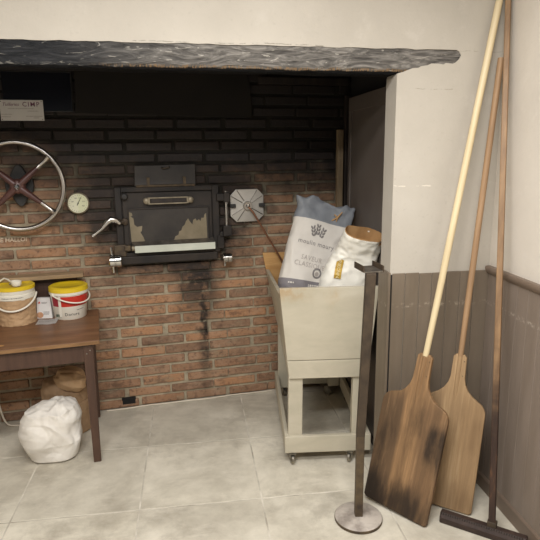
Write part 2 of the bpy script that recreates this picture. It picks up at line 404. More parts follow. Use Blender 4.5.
# ------------------------------------------------------------------ camera
cd = bpy.data.cameras.new('camera'); cam = bpy.data.objects.new('camera', cd); COL.objects.link(cam)
F_, PIT, YAW, ROL = 558.84, .21404, .13691, -.011693
fw = Vector((math.sin(YAW)*math.cos(PIT), math.cos(YAW)*math.cos(PIT), -math.sin(PIT)))
rt = Vector((math.cos(YAW), -math.sin(YAW), 0)); up = rt.cross(fw)
r2 = rt*math.cos(ROL) + up*math.sin(ROL); u2 = -rt*math.sin(ROL) + up*math.cos(ROL)
R = Matrix((r2, u2, -fw)).transposed()
cam.matrix_world = Matrix.Translation((.31388, -3.07654, 1.7118)) @ R.to_4x4()
cd.sensor_width = 36; cd.sensor_fit = 'HORIZONTAL'; cd.lens = F_/540*36; cd.clip_start = .05
SC.camera = cam

# ------------------------------------------------------------------ setting
FY = -.587; RX = 1.735
TH = math.radians(6.947); WA = Vector((-.33, .526, 0)); WU = Vector((math.cos(TH), math.sin(TH), 0)); WN = Vector((math.sin(TH), -math.cos(TH), 0))
def wall_pt(u, z, off=0.0): return WA + WU*u + WN*off + Vector((0, 0, z))

# floor: tiles 0.6 m, grid through the origin
bm = new(); g = .0032
for i in range(-4, 4):
    for j in range(-7, 3):
        bx(bm, (i*.6+g, j*.6+g, -.02), (i*.6+.6-g, j*.6+.6-g, 0))
fl = struct('floor', bm, 'tile', bevel=.003, seg=2)
bm = new(); bx(bm, (-2.4, -4.2, -.06), (2.4, 1.8, -.0012)); gr = link('grout', bm, 'grout', parent=fl)

# front wall with opening and the ragged plaster round the beam end
rnd = random.Random(5)
hole = [(1.233, 0), (1.233, 2.018)]
hole += [(1.238, 2.030), (1.262, 2.036), (1.285, 2.045), (1.305, 2.052), (1.33, 2.053), (1.345, 2.061), (1.372, 2.064), (1.39, 2.072), (1.42, 2.072), (1.447, 2.068), (1.458, 2.075), (1.49, 2.072), (1.505, 2.078), (1.52, 2.092), (1.527, 2.108), (1.518, 2.122), (1.507, 2.130)]
x = 1.48
while x > -1.35:
    hole.append((x, 2.1455 - .011*x + rnd.uniform(-.002, .0025))); x -= rnd.uniform(.02, .06)
hole += [(-1.4, 2.16), (-1.4, 0)]
outl = [(1.9, 0), (1.9, 2.75), (-2.4, 2.75), (-2.4, 0)]
bm = new(); prism(bm, hole[::-1] + outl[::-1] if False else list(reversed(hole)) + outl, FY, FY+.137)
struct('wall_front', bm, 'plaster')
# beam
bm = new(); grid_box(bm, (-1.5, FY+.003, 2.043), (1.56, FY+.125, 2.157), (150, 3, 9))
for v in bm.verts:
    p = v.co.copy()
    v.co.z += -.011*p.x + (.005*noise.noise(Vector((p.x*5, p.y*9, 3))) if p.z < 2.05 else 0)
    if p.y < FY+.01: v.co.y += .003*abs(noise.noise(Vector((p.x*9, p.y, p.z*30)))) + .003*noise.noise(p*6) + .002
    if p.z < 2.046 and p.y < FY+.01: v.co.y += .018 + .006*noise.noise(Vector((p.x*22, 1, 1)))
    elif p.z < 2.058 and p.y < FY+.01: v.co.y += .004 + .004*noise.noise(Vector((p.x*25, 1, 1)))
b = struct('lintel_beam', bm, 'lintel', smooth=True, angle=35)

bm = new(); bx(bm, (RX, -4.2, 0), (RX+.15, FY, 2.75)); struct('wall_right', bm, 'plaster_side')
bm = new(); bx(bm, (-2.4, -4.2, 0), (-2.25, FY, 2.75)); struct('wall_left', bm, 'plaster_side')
bm = new(); bx(bm, (-2.4, -4.2, 2.75), (1.9, FY+.137, 2.85)); struct('ceiling', bm, 'ceiling')

# back wall: mortar slab + individual bricks in one wall mesh
bm = new(); C_ = .0708; rnd = random.Random(11)
bx(bm, (-1.25, .010, 0), (1.80, .20, 2.33), mi=1)
for i in range(33):
    z0 = .034 + C_*i - .0265; L = .300
    u = (-1.655 if i % 2 else -1.553) + rnd.uniform(-.018, .018)
    while u < 1.80:
        l = L
        dj = rnd.uniform(-.012, .012)
        a, b_ = max(u + dj + .009, -1.25), min(u + l - .009 + rnd.uniform(-.006, .006), 1.79)
        if b_ - a > .03:
            dz = rnd.uniform(-.002, .002); pr = rnd.uniform(-.003, .003)
            bx(bm, (a, -.003+pr, z0+dz), (b_, .03, z0+.0535+dz+rnd.uniform(-.003, .002)))
        u += l
o = struct('wall_back', bm, ['brick', 'mortar'], bevel=.006, seg=2)
o.location = WA; o.rotation_euler = (0, 0, TH)
# chalk writing on one brick
t_ = text_bm('LE HALLOI', .036, .1, 'CENTER', 1.0, bold=.0008)
tf(t_, lambda p: (p.x*1.0, -.0075, p.y))
ck = link('chalk_lettering', t_, 'chalk', parent=o); ck.location = (-.452, 0, 1.187); ck['label'] = 'pale chalk lettering on a brick'
bm = new(); bx(bm, (-.004, -.006, 0), (.088, .01, .05)); bb = link('black_brick_end', bm, 'black_flat', parent=o, bevel=.004); bb.location = (.125, 0, .024); bb['label'] = 'black stained brick end'

# side of the alcove
bm = new(); bx(bm, (1.315, FY+.137, 0), (1.345, .44, 2.012)); struct('wall_alcove', bm, 'alcove_panel', bevel=.003)
bm = new(); bx(bm, (1.345, FY+.137, 0), (1.42, .44, 2.33)); bx(bm, (1.40, .44, 0), (1.48, .95, 2.33)); struct('wall_alcove_back', bm, 'black_flat')
bm = new(); bx(bm, (-1.55, FY+.137, 0), (-1.4, .6, 2.33)); struct('wall_alcove_left', bm, 'plaster_side')
bm = new(); bx(bm, (-1.6, FY+.10, 2.33), (1.55, 1.0, 2.4)); struct('ceiling_alcove', bm, 'black_flat')
bm = new(); bx(bm, (1.308, FY+.14, 1.93), (1.3155, .445, 2.012)); bx(bm, (1.308, .40, 0), (1.3155, .445, 1.93)); struct('trim_4', bm, 'alcove_panel', bevel=.002)
bm = new(); bx(bm, (1.306, FY+.14, 0), (1.3155, .44, .045)); struct('baseboard_alcove', bm, 'dark_wood', bevel=.003)
p = wall_pt(1.655, 0, .04)
bm = new(); bx(bm, (-.02, -.02, 0), (.02, .02, 1.83)); o = struct('trim_5', bm, 'post_wood', bevel=.004); o.location = p; o.rotation_euler = (0, 0, TH)
bm = new(); bx(bm, (-.018, -.02, 0), (.018, .02, 2.05)); o = struct('trim_6', bm, 'dark_wood', bevel=.004); o.location = wall_pt(1.70, 0, .05); o.rotation_euler = (0, 0, TH)
bm = new(); bx(bm, (1.1, -.03, 2.115), (1.72, .0, 2.16)); o = struct('trim_7', bm, 'dark_wood', bevel=.003); o.location = WA; o.rotation_euler = (0, 0, TH)

# wainscot on the pier (boards with grooves), reveal board, right wall boards, rail, skirting
bm = new(); x = 1.242; rnd = random.Random(2); ws = [.066, .070, .064, .075, .068, .072, .078]
for w in ws:
    x1 = min(x + w, RX)
    if x1 - x > .02: bx(bm, (x+.0012, FY-.006, 0), (x1-.0012, FY+.002, 1.122 + rnd.uniform(-.002, .002)))
    x = x1
struct('trim_1', bm, 'wainscot', bevel=.0025)
bm = new(); bx(bm, (1.224, FY-.004, 0), (1.236, FY+.14, 1.128)); struct('trim_2', bm, 'wainscot', bevel=.002)
bm = new(); bx(bm, (1.2345, FY-.001, 0), (1.2445, FY+.01, 1.118)); struct('gap_shade_strip', bm, 'black_flat')  # black strip standing in for the shaded gap beside the boards
bm = new(); y = FY-.01
while y > -4.1:
    bx(bm, (RX-.007, y-.0835, .06), (RX+.002, y-.0005, 1.118)); y -= .0845
struct('trim_3', bm, 'wainscot_side', bevel=.0015)
bm = new(); prism(bm, [(0, 0), (0, .038), (-.022, .038), (-.026, .030), (-.022, .012), (-.012, 0)], -4.15, FY-.007); o = struct('trim_8', bm, 'rail_paint', smooth=True); o.location = (RX, 0, 1.108)
bm = new(); prism(bm, [(0, 0), (0, .078), (-.010, .078), (-.016, .068), (-.016, 0)], -4.15, FY-.007); o = struct('baseboard_right', bm, 'rail_paint', bevel=.002); o.location = (RX, 0, 0)

# ------------------------------------------------------------------ wall mounted things
def on_wall(name, label, cat, u, z, off=0.0):
    return thing(name, label, cat, wall_pt(u, z, off), (0, 0, TH))
ROTY = Matrix.Rotation(PI/2, 4, 'X')       # lathe axis z -> -y  (towards the room)
def P_(u, z): return u, z

# oven door --------------------------------------------------
ov = on_wall('bread_oven', 'sooty black iron oven front with a white ledge, set in the brick wall', 'oven', .485, 1.0)
def U(u): return u - .485
def Z(z): return z - 1.0
bm = new()
bx(bm, (U(.165), -.035, Z(1.05)), (U(.818), .0, Z(1.487)))
link('frame', bm, 'oven_iron', ov, bevel=.006)
bm = new()
for lo, hi in (((.165, 1.05), (.205, 1.487)), ((.775, 1.05), (.818, 1.487)), ((.205, 1.455), (.775, 1.487)), ((.205, 1.05), (.775, 1.075))):
    bx(bm, (U(lo[0]), -.050, Z(lo[1])), (U(hi[0]), -.034, Z(hi[1])))
link('outer_rim', bm, 'oven_iron', ov, bevel=.004)
bm = new(); bx(bm, (U(.15), -.06, Z(1.0)), (U(.80), -.002, Z(1.052)))
link('sill_bar', bm, 'oven_iron', ov, bevel=.006)
# door leaf with window plate
bm = new(); bx(bm, (U(.21), -.046, Z(1.08)), (U(.77), -.034, Z(1.45)))
door = link('door_leaf', bm, 'oven_sheet', ov, bevel=.004)
wu = lambda px: U(.243 + (px-128)*.00627); wz = lambda py: Z(1.348 - (py-209)*.00731)
bm = new(); bx(bm, (wu(128), -.050, Z(1.13)), (wu(208), -.045, Z(1.348))); link('window_plate', bm, 'oven_plate', ov, bevel=.002)
bm = new()
for lo, hi in (((.238, 1.345), (.752, 1.356)), ((.238, 1.12), (.246, 1.35)), ((.744, 1.12), (.752, 1.35))):
    bx(bm, (U(lo[0]), -.056, Z(lo[1])), (U(hi[0]), -.046, Z(hi[1])))
link('window_border', bm, 'oven_iron', ov, bevel=.002)
def px170(a): return [(wu(170+x/5.4), wz(170+y/5.4)) for x, y in a]
def px90(a): return [(wu(90+x/5.4), wz(170+y/5.4)) for x, y in a]
bm = new(); prism(bm, px170([(8,366),(18,345),(36,338),(40,322),(52,318),(60,300),(72,292),(80,275),(92,262),(102,278),(115,292),(120,270),(133,264),(140,276),(152,268),(160,278),(166,262),(180,262),(184,246),(193,240),(196,366)]), -.0512, -.0500); o = link('bare_metal_patch', bm, 'bare_steel', ov); o['label'] = 'bare beige metal patch'
bm = new(); prism(bm, px90([(206,222),(222,226),(226,238),(216,242),(230,252),(232,280),(246,292),(274,288),(270,312),(262,318),(276,340),(290,376),(214,378)]), -.0512, -.0500); o = link('bare_metal_patch', bm, 'bare_steel', ov); o['label'] = 'narrow bare beige metal patch'
# ledge: sloping tray + bright front plate
bm = new(); hexa(bm, [(U(.266), -.10, Z(1.112)), (U(.777), -.10, Z(1.112)), (U(.775), -.04, Z(1.112)), (U(.245), -.04, Z(1.112)),
                      (U(.266), -.10, Z(1.120)), (U(.777), -.10, Z(1.120)), (U(.775), -.04, Z(1.150)), (U(.245), -.04, Z(1.150))])
link('ledge_tray', bm, 'iron_light', ov, bevel=.002)
bm = new(); bx(bm, (U(.268), -.106, Z(1.080)), (U(.776), -.100, Z(1.124))); o = link('ledge_front', bm, 'white_enamel', ov, bevel=.0015); o['label'] = 'pale enamelled ledge front'
# handle
bm = new()
for z in (1.382, 1.418): bx(bm, (U(.375), -.085, Z(z)-.004), (U(.615), -.078, Z(z)+.004))
for u in (.372, .612): bx(bm, (U(u)-.006, -.085, Z(1.378)), (U(u)+.006, -.078, Z(1.422)))
h = link('handle_frame', bm, 'brass', ov, bevel=.002)
bm = new(); bx(bm, (U(.38), -.080, Z(1.386)), (U(.61), -.046, Z(1.414))); link('handle_recess', bm, 'dark_wood', ov, bevel=.003)
for u in (.357, .631):
    bm = new(); lathe(bm, [(0, .0), (.020, .0), (.020, .03), (.014, .036), (0, .038)], 20, Matrix.Translation((U(u), -.046, Z(1.40))) @ ROTY)
    hb = link('handle_boss', bm, 'brass', ov, smooth=True)
bm = new(); lathe(bm, [(0, 0), (.016, 0), (.016, .008), (.022, .012), (.022, .026), (.015, .034), (0, .036)], 24, Matrix.Translation((U(.224), -.05, Z(1.432))) @ ROTY)
link('knob', bm, 'rubber', ov, smooth=True)
# flap above
bm = new(); hexa(bm, [(U(.290), -.050, Z(1.492)), (U(.672), -.050, Z(1.492)), (U(.672), -.03, Z(1.492)), (U(.290), -.03, Z(1.492)),
                      (U(.296), -.028, Z(1.618)), (U(.676), -.028, Z(1.622)), (U(.676), -.004, Z(1.622)), (U(.296), -.004, Z(1.618))])
fp = link('flue_flap', bm, 'oven_plate', ov, bevel=.004)
bm = new()
for u in (.375, .60): bx(bm, (U(u)-.009, -.056, Z(1.488)), (U(u)+.009, -.03, Z(1.545)))
tube(bm, [(U(.30), -.052, Z(1.492)), (U(.665), -.052, Z(1.492))], .008, 10)
link('flap_hinge', bm, 'iron_worn', ov, smooth=True)
bm = new(); tube(bm, [(U(.485)-.02, -.03, Z(1.60)), (U(.485)-.015, -.055, Z(1.598)), (U(.485)+.02, -.055, Z(1.603)), (U(.485)+.025, -.03, Z(1.605))], .005, 8)
link('flap_pull', bm, 'iron', ov, smooth=True)
# lever handle at left
bm = new(); lathe(bm, [(0, 0), (.019, 0), (.019, .03), (.013, .042), (0, .044)], 20, Matrix.Translation((U(.182), -.045, Z(1.275))) @ ROTY)
lathe(bm, [(0, 0), (.022, 0), (.02, .02), (.010, .026), (0, .026)], 20, Matrix.Translation((U(.218), -.046, Z(1.275))) @ ROTY)
tube(bm, [(U(.22), -.062, Z(1.275)), (U(.18), -.075, Z(1.277))], .012, 10)
link('lever_boss', bm, 'iron', ov, smooth=True)
bm = new(); tube(bm, [(U(.190), -.090, Z(1.268)), (U(.165), -.092, Z(1.292)), (U(.135), -.096, Z(1.297)), (U(.112), -.10, Z(1.280)), (U(.080), -.105, Z(1.243)), (U(.020), -.11, Z(1.200))], [.013, .018, .021, .017, .010, .009], 14)
o = link('lever_handle', bm, 'alu', ov, smooth=True); o['label'] = 'chrome lever handle'
# hinge at right
bm = new()
bx(bm, (U(.80), -.075, Z(1.385)), (U(.888), -.035, Z(1.432))); bx(bm, (U(.845), -.085, Z(1.375)), (U(.885), -.045, Z(1.44)))
link('hinge_bracket', bm, 'oven_iron', ov, bevel=.005); bm = new(); bx(bm, (U(.815), -.07, Z(1.15)), (U(.88), -.03, Z(1.185))); bx(bm, (U(.835), -.09, Z(1.155)), (U(.893), -.04, Z(1.225)))
bx(bm, (U(.80), -.06, Z(1.07)), (U(.845), -.0, Z(1.16)))
link('hinge_bracket', bm, 'oven_iron', ov, bevel=.005)
bm = new(); tube(bm, [(U(.863), -.065, Z(1.22)), (U(.863), -.065, Z(1.385))], .0105, 14)
lathe(bm, [(0, 0), (.009, 0), (.009, .008), (0, .014)], 12, Matrix.Translation((U(.861), -.065, Z(1.44))))
o = link('hinge_pin', bm, 'chrome', ov, smooth=True); o['label'] = 'bright steel hinge pin'
bm = new(); bx(bm, (U(.14), -.07, Z(1.055)), (U(.215), -.03, Z(1.13))); bx(bm, (U(.205), -.08, Z(1.09)), (U(.245), -.04, Z(1.125))); link('pivot_block', bm, 'iron_worn', ov, bevel=.006)
bm = new(); lathe(bm, [(0, 0), (.017, 0), (.017, .03), (0, .03)], 18, Matrix.Translation((U(.250), -.085, Z(1.108))) @ Matrix.Rotation(PI/2, 4, 'Y')); link('pivot_bolt', bm, 'brass', ov, smooth=True)
# counterweight cylinders with their rods
for u, z, r, l in ((.146, 1.040, .040, .072), (.852, 1.015, .031, .062)):
    bm = new(); m = Matrix.Translation((U(u)-l/2, -.105, Z(z))) @ Matrix.Rotation(PI/2, 4, 'Y')
    lathe(bm, [(0, 0), (r-.004, 0), (r, .004), (r, l*.45), (r-.003, l*.47), (r-.003, l*.53), (r, l*.55), (r, l-.004), (r-.004, l), (0, l)], 28, m)
    cy = link('counterweight', bm, 'chrome', ov, smooth=True); cy['label'] = 'bright steel cylinder'
    bm = new()
    tube(bm, [(U(u)-.014, -.095, Z(z)-.078 if u < .5 else Z(z)-.055), (U(u)-.014 if u > .5 else U(u)-.022, -.095, Z(z)+(.085 if u < .5 else .03))], .0085, 12)
    link('rod', bm, 'chrome', cy, smooth=True)
    bm = new(); bx(bm, (U(u)-.01, -.095, Z(z)-.012), (U(u)+.03 if u < .5 else U(u)-.035, -.03, Z(z)+.012)); link('arm', bm, 'iron', cy, bevel=.003)

# octagonal cover plate --------------------------------------
oc = on_wall('cover_plate', 'octagonal grey metal cover plate with radiating ribs, right of the oven door', 'cover plate', 1.008, 1.345, .018)
bm = new(); hw, hh, ct = .112, .107, .04
oct_ = [(-hw+ct, -hh), (hw-ct, -hh), (hw, -hh+ct), (hw, hh-ct), (hw-ct, hh), (-hw+ct, hh), (-hw, hh-ct), (-hw, -hh+ct)]
A = [bm.verts.new((x, .0, z)) for x, z in oct_]; B = [bm.verts.new((x, -.014, z)) for x, z in oct_]
Cc = [bm.verts.new((x*.22, -.020, z*.22)) for x, z in oct_]
bm.faces.new(A)
for i in range(8):
    j = (i+1) % 8; bm.faces.new((A[i], A[j], B[j], B[i])); bm.faces.new((B[i], B[j], Cc[j], Cc[i]))
bm.faces.new(Cc[::-1]); pl = link('plate', bm, 'alu_dull', oc, bevel=.002)
bm = new()
for x, z in oct_:
    a = Vector((x*.28, -.0215, z*.28)); b2 = Vector((x*.93, -.0165, z*.93)); tube(bm, [a, b2], .0028, 8)
link('rib', bm, 'iron_light', oc, smooth=True)
bm = new(); lathe(bm, [(.014, 0), (.014, .016), (.026, .016), (.030, .010), (.030, 0)], 24, Matrix.Translation((0, -.028, 0)) @ ROTY)
link('hub_ring', bm, 'alu', oc, smooth=True)
bm = new(); lathe(bm, [(0, 0), (.013, 0), (.011, .012), (0, .014)], 16, Matrix.Translation((0, -.03, 0)) @ ROTY); link('hub_screw', bm, 'chrome', oc, smooth=True)
for sx in (-1, 1):
    bm = new(); bx(bm, (min(sx*.079, sx*.118), -.036, -.011), (max(sx*.079, sx*.118), -.006, .013)); link('clip', bm, 'rubber', oc, bevel=.004)
bm = new(); tube(bm, [(.005, -.045, -.01), (.03, -.055, -.04), (.20, -.075, -.34), (.27, -.08, -.47)], [.006, .0065, .0065, .0065], 10)
o = link('rod', bm, 'copper', oc, smooth=True); o['label'] = 'thin copper rod hanging down'
bm = new(); bx(bm, (-.022, -.003, -.14), (-.012, .012, -.10)); link('stub', bm, 'iron', oc, bevel=.002)

# hand wheel ----------------------------------------------------
hwl = on_wall('handwheel', 'large chrome handwheel with four dark spokes on the brick wall', 'handwheel', -.372, 1.513, .10)
bm = new(); n = 72
tube(bm, [(.252*math.cos(2*PI*k/n), 0, .252*math.sin(2*PI*k/n)) for k in range(n)], .0145, 14, closed=True)
link('rim', bm, 'alu', hwl, smooth=True)
for a in (42, 138, 222, -40):
    ca, sa = math.cos(math.radians(a)), math.sin(math.radians(a)); bm = new()
    tube(bm, [(ca*r, -.012+.012*(r/.25), sa*r) for r in (.02, .06, .12, .165)], [.022, .021, .016, .0125], 12)
    sp = link('spoke', bm, 'maroon', hwl, smooth=True)
    bm = new(); tube(bm, [(ca*r, -.012+.012*(r/.25), sa*r) for r in (.155, .18, .21, .235, .246)], [.0135, .012, .012, .016, .024], 12)
    o = link('spoke_end', bm, 'alu', sp, smooth=True); o['label'] = 'bright worn spoke end'
bm = new(); lathe(bm, [(0, -.03), (.04, -.03), (.045, 0), (.04, .018), (.03, .026), (0, .026)], 28, ROTY); link('hub', bm, 'maroon', hwl, smooth=True)
bm = new(); lathe(bm, [(0, .02), (.016, .02), (.016, .04), (.010, .046), (0, .046)], 6, ROTY); o = link('hub_nut', bm, 'chrome', hwl); o['label'] = 'bright hub nut'
bm = new(); lathe(bm, [(0, -.09), (.022, -.09), (.022, -.02), (0, -.02)], 20, ROTY); link('axle', bm, 'iron', hwl, smooth=True)
bm = new(); ol = []
for k in range(40):
    a = 2*PI*k/40; rr = .062 + .062*abs(math.sin(a))**3; rr2 = .075
    ol.append((rr2*math.cos(a)*(1.05 if abs(math.sin(a)) < .6 else .9), rr*math.sin(a) if abs(math.sin(a)) > .5 else .09*math.sin(a)))
prism(bm, ol, .055, .098); link('mounting_plate', bm, 'rubber', hwl, bevel=.006)

# dial thermometer ------------------------------------------------
th = on_wall('dial_thermometer', 'round cream dial thermometer on the bricks beside the handwheel', 'thermometer', -.052, 1.397)
bm = new(); lathe(bm, [(0, 0), (.058, 0), (.066, .012), (.066, .030), (.060, .034), (.058, .030)], 40, ROTY); link('casing', bm, 'brass', th, smooth=True)
bm = new(); lathe(bm, [(0, .028), (.0585, .028), (.0585, .031), (0, .031)], 40, ROTY); fc = link('face', bm, 'dial', th)
bm = new(); prism(bm, [(.056*math.sin(PI*k/20), -.056*math.cos(PI*k/20)) for k in range(21)], -.0315, -.0312); link('green_half', bm, 'dial_green', fc)
bm = new()
for k in range(24):
    a = 2*PI*k/24; m = Matrix.Rotation(a, 4, 'Y'); bx(bm, (-.0007, -.0320, .047), (.0007, -.0316, .053), m)
for k, txt in enumerate(('100', '200', '300', '400', '500')): pass
link('scale', bm, 'ink', fc)
bm = new()
for k in range(6):
    a = math.radians(-120 + k*48); t_ = text_bm(str(k*50 + 50) if k else '0', .011); tf(t_, lambda p, a=a: (p.x + .034*math.sin(a), -.0319, p.y + .034*math.cos(a)))
    me = bpy.data.meshes.new('tmp'); t_.to_mesh(me); t_.free(); bm.from_mesh(me); bpy.data.meshes.remove(me)
link('numerals', bm, 'ink', fc)
bm = new(); m = Matrix.Rotation(math.radians(28), 4, 'Y'); prism(bm, [(-.0022, -.014), (.0022, -.014), (.0009, .042), (-.0009, .042)], -.0345, -.0335, m)
lathe(bm, [(0, .0312), (.004, .0312), (.004, .036), (0, .036)], 12, ROTY); link('needle', bm, 'ink', th)

# sign, smoke sheet, glossy panel -----------------------------------------
sg = on_wall('wall_sign', 'white maker plate reading CIMP on the sooty wall above the handwheel', 'sign', -.318, 1.945, .02)
bm = new(); bx(bm, (-.118, -.004, -.058), (.117, 0, .058)); link('plate', bm, 'sign', sg, bevel=.001)
t_ = text_bm('CIMP', .036, 0, 'LEFT', 1.25, bold=.0003); tf(t_, lambda p: (p.x+.003, -.0046, p.y+.033)); o = link('lettering', t_, 'ink_purple', sg); o['label'] = 'purple capital lettering'
t_ = text_bm('Tuilleries', .026, .35, 'LEFT', .95); tf(t_, lambda p: (p.x-.106, -.0046, p.y+.033)); o = link('lettering', t_, 'ink_purple', sg); o['label'] = 'slanted purple lettering'
for ln in ((-.075, .065, .010), (-.115, -.055, -.022), (-.115, -.065, -.036), (.02, .108, -.033), (.06, .09, -.042), (.03, .09, -.004)):
    t_ = bars([ln], .0038); tf(t_, lambda p: (p.x, -.0046, p.y)); link('small_print', t_, 'ink_pale', sg)
for x, z in ((.108, .050), (.108, -.050), (-.110, -.050), (-.110, .050)):
    bm = new(); lathe(bm, [(0, .004), (.0028, .004), (.002, .006), (0, .0062)], 10, Matrix.Translation((x, 0, z)) @ ROTY); link('screw', bm, 'iron', sg)

hs = on_wall('smoke_sheet', 'large dark sheet-metal smoke guard on the back wall under the beam', 'metal sheet', .51, 1.91, .012)
bm = new(); o_ = [(-.535, .02), (.54, -.005), (.545, .06), (.53, .22), (.515, .28), (-.52, .30)]
prism(bm, o_, -.02, -.006); link('sheet', bm, 'hood_sheet', hs, bevel=.004)
bm = new(); bx(bm, (-.52, -.006, .03), (-.48, .0, .26)); link('bracket', bm, 'iron', hs); bm = new(); bx(bm, (.45, -.006, .03), (.49, .0, .22)); link('bracket', bm, 'iron', hs)
gp = on_wall('glossy_panel', 'glossy black panel on the back wall behind the white sign', 'panel', -.225, 1.94, .004)
bm = new(); bx(bm, (-.19, -.010, 0), (.19, 0, .225)); link('panel', bm, 'gloss_black', gp, bevel=.002)
bm = new(); bx(bm, (-.19, -.013, .22), (.194, 0, .232)); bx(bm, (.186, -.013, 0), (.194, 0, .222)); link('edge_strip', bm, 'black_flat', gp, bevel=.001)

# ------------------------------------------------------------------ table and what is on it
TZ = .720
tb = thing('side_table', 'worn dark brown wooden table against the brick wall', 'table', (-.2065, -.135, 0), (0, 0, math.radians(9.0)))
bm = new(); bx(bm, (-.78, .004, TZ-.022), (0, .640, TZ)); top = link('tabletop', bm, 'table', tb, bevel=.003)
bm = new(); bx(bm, (-.78, -.001, TZ-.021), (.0, .005, TZ-.002)); link('front_lipping', bm, 'table_edge', top, bevel=.001)
for u, w in ((-.085, .020), (-.74, .020), (-.085, .575), (-.73, .545)):
    bm = new(); hexa(bm, [(u+.004, w, 0), (u+.044, w, 0), (u+.044, w+.045, 0), (u+.004, w+.045, 0), (u-.002, w, TZ-.026), (u+.050, w, TZ-.026), (u+.050, w+.05, TZ-.026), (u-.002, w+.05, TZ-.026)])
    link('leg', bm, 'table_leg', tb, bevel=.003)
bm = new(); bx(bm, (-.72, .026, TZ-.122), (-.080, .048, TZ-.022)); bx(bm, (-.72, .575, TZ-.11), (-.080, .597, TZ-.022)); bx(bm, (-.062, .065, TZ-.11), (-.042, .58, TZ-.022)); link('apron', bm, 'table_leg', tb, bevel=.002)
for x in (-.070, -.052):
    bm = new(); lathe(bm, [(0, 0), (.004, 0), (.003, .003), (0, .004)], 10, Matrix.Translation((x, .020, TZ-.065 + (x+.06))) @ ROTY); link('screw', bm, 'steel', tb)
# low shelf behind
bm = new(); bx(bm, (-.80, .575, TZ+.228), (-.075, .668, TZ+.252)); sh = link('shelf_board', bm, 'shelf', tb, bevel=.002)
bm = new(); bx(bm, (-.80, .651, TZ-.02), (-.115, .664, TZ+.228)); link('back_panel', bm, 'table_leg', tb, bevel=.002)
bm = new()
prism(bm, [(-.02, -.01), (.0, -.013), (.018, -.006), (.022, .003), (.004, .008), (-.012, .006)], 0, .0008, Matrix.Rotation(PI/2, 4, 'X').inverted()) if False else None
lathe(bm, [(0, TZ+.0002), (.022, TZ+.0002), (.022, TZ+.0006), (0, TZ+.0006)], 9, Matrix.Translation((-.50, .075, 0)) @ Matrix.Diagonal((1.1, .45, 1, 1)))
o = link('pale_chip', bm, 'cart_wood', top); o['label'] = 'pale chip in the tabletop'

def bucket(name, label, loc, rz, r0, r1, h):
    o = thing(name, label, 'bucket', loc, (0, 0, rz), 'buckets on the side table'); return o
def cyl_map(r0, r1, h, off=.001):
    def f(p):   # p.x across arc (m), p.y height
        r = r0 + (r1-r0)*min(1, max(0, (p.y-.004)/(h-.034))) + off; a = -PI/2 + p.x/r
        return (r*math.cos(a), r*math.sin(a), p.y)
    return f
def patch(r0, r1, h, x0, x1, y0, y1, off):
    bm = new(); f = cyl_map(r0, r1, h, off); n = 24; g = []
    for i in range(n+1):
        x = x0 + (x1-x0)*i/n; g.append((bm.verts.new(f(Vector((x, y0, 0)))), bm.verts.new(f(Vector((x, y1, 0))))))
    for i in range(n): bm.faces.new((g[i][0], g[i+1][0], g[i+1][1], g[i][1]))
    return bm
# red and white bucket
r0, r1, hh = .094, .107, .182
b2 = bucket('plastic_bucket', 'white bucket with red band and yellow lid, right one on the table', (-.452, .362, TZ), .10, r0, r1, hh)
bm = new(); lathe(bm, [(0, 0), (r0-.004, 0), (r0, .004), (r1, hh-.03), (r1+.006, hh-.028), (r1+.006, hh-.012), (r1+.001, hh-.010), (r1+.001, hh), (r1-.004, hh), (r0-.004, .006), (0, .006)], 56)
link('pail', bm, 'white_plastic', b2, smooth=True)
pm = patch(r0, r1, hh, -.105, .17, .085, .147, .0012); o = link('red_band', pm, 'red_print', b2, smooth=True)
pm = patch(r0, r1, hh, -.105, -.052, .085, .142, .0018); link('dark_red_panel', pm, 'pink_print', o, smooth=True)
pm = patch(r0, r1, hh, -.056, -.038, .02, .15, .0026); link('white_strip', pm, 'white_plastic', o, smooth=True)
t_ = text_bm('Dorure', .026, 0, 'LEFT', 1.1); cm = cyl_map(r0, r1, hh, .0022); tf(t_, lambda p: cm(Vector((p.x-.022, p.y+.036, 0)))); link('lettering', t_, 'ink', b2)
t_ = bars([(-.085, -.048, .028), (-.085, -.042, .022), (-.08, -.05, .034)], .007); tf(t_, lambda p: cm(Vector((p.x, p.y, 0)))); link('green_mark', t_, 'green_ink', b2)
t_ = bars([(.05, .10, .055)], .004); tf(t_, lambda p: cm(Vector((p.x, p.y+p.x*.1, 0)))); link('small_print', t_, 'ink_grey', b2)
bm = new(); lathe(bm, [(0, hh+.012), (r1-.028, hh+.012), (r1-.022, hh+.016), (r1-.004, hh+.018), (r1+.006, hh+.012), (r1+.007, hh-.012), (r1+.003, hh-.012), (r1+.002, hh+.002), (0, hh+.004)], 56)
o = link('lid', bm, 'yellow_lid', b2, smooth=True); o['label'] = 'yellow plastic lid'
def bail(r, z, drop, tilt, rr=.0042, a0=0.0):
    bm = new(); pts = []
    for k in range(25):
        a = PI*k/24; x = r*math.cos(a); y = -r*math.sin(a)*1.06
        pts.append(Vector((x, y*math.cos(tilt), z - drop*math.sin(a))))
    m = Matrix.Rotation(a0, 4, 'Z'); tube(bm, [m @ q for q in pts], rr, 10); return bm
o = link('bail_handle', bail(r1+.010, hh-.024, .052, 0, .0045, math.radians(42)), 'white_plastic', b2, smooth=True)
for a in (42, 222):
    bm = new(); m = Matrix.Rotation(math.radians(a), 4, 'Z') @ Matrix.Translation((r1+.005, 0, hh-.024)) @ Matrix.Rotation(PI/2, 4, 'Y'); lathe(bm, [(0, -.008), (.010, -.008), (.010, .008), (0, .009)], 16, m)
    link('bail_lug', bm, 'white_plastic', b2, smooth=True)

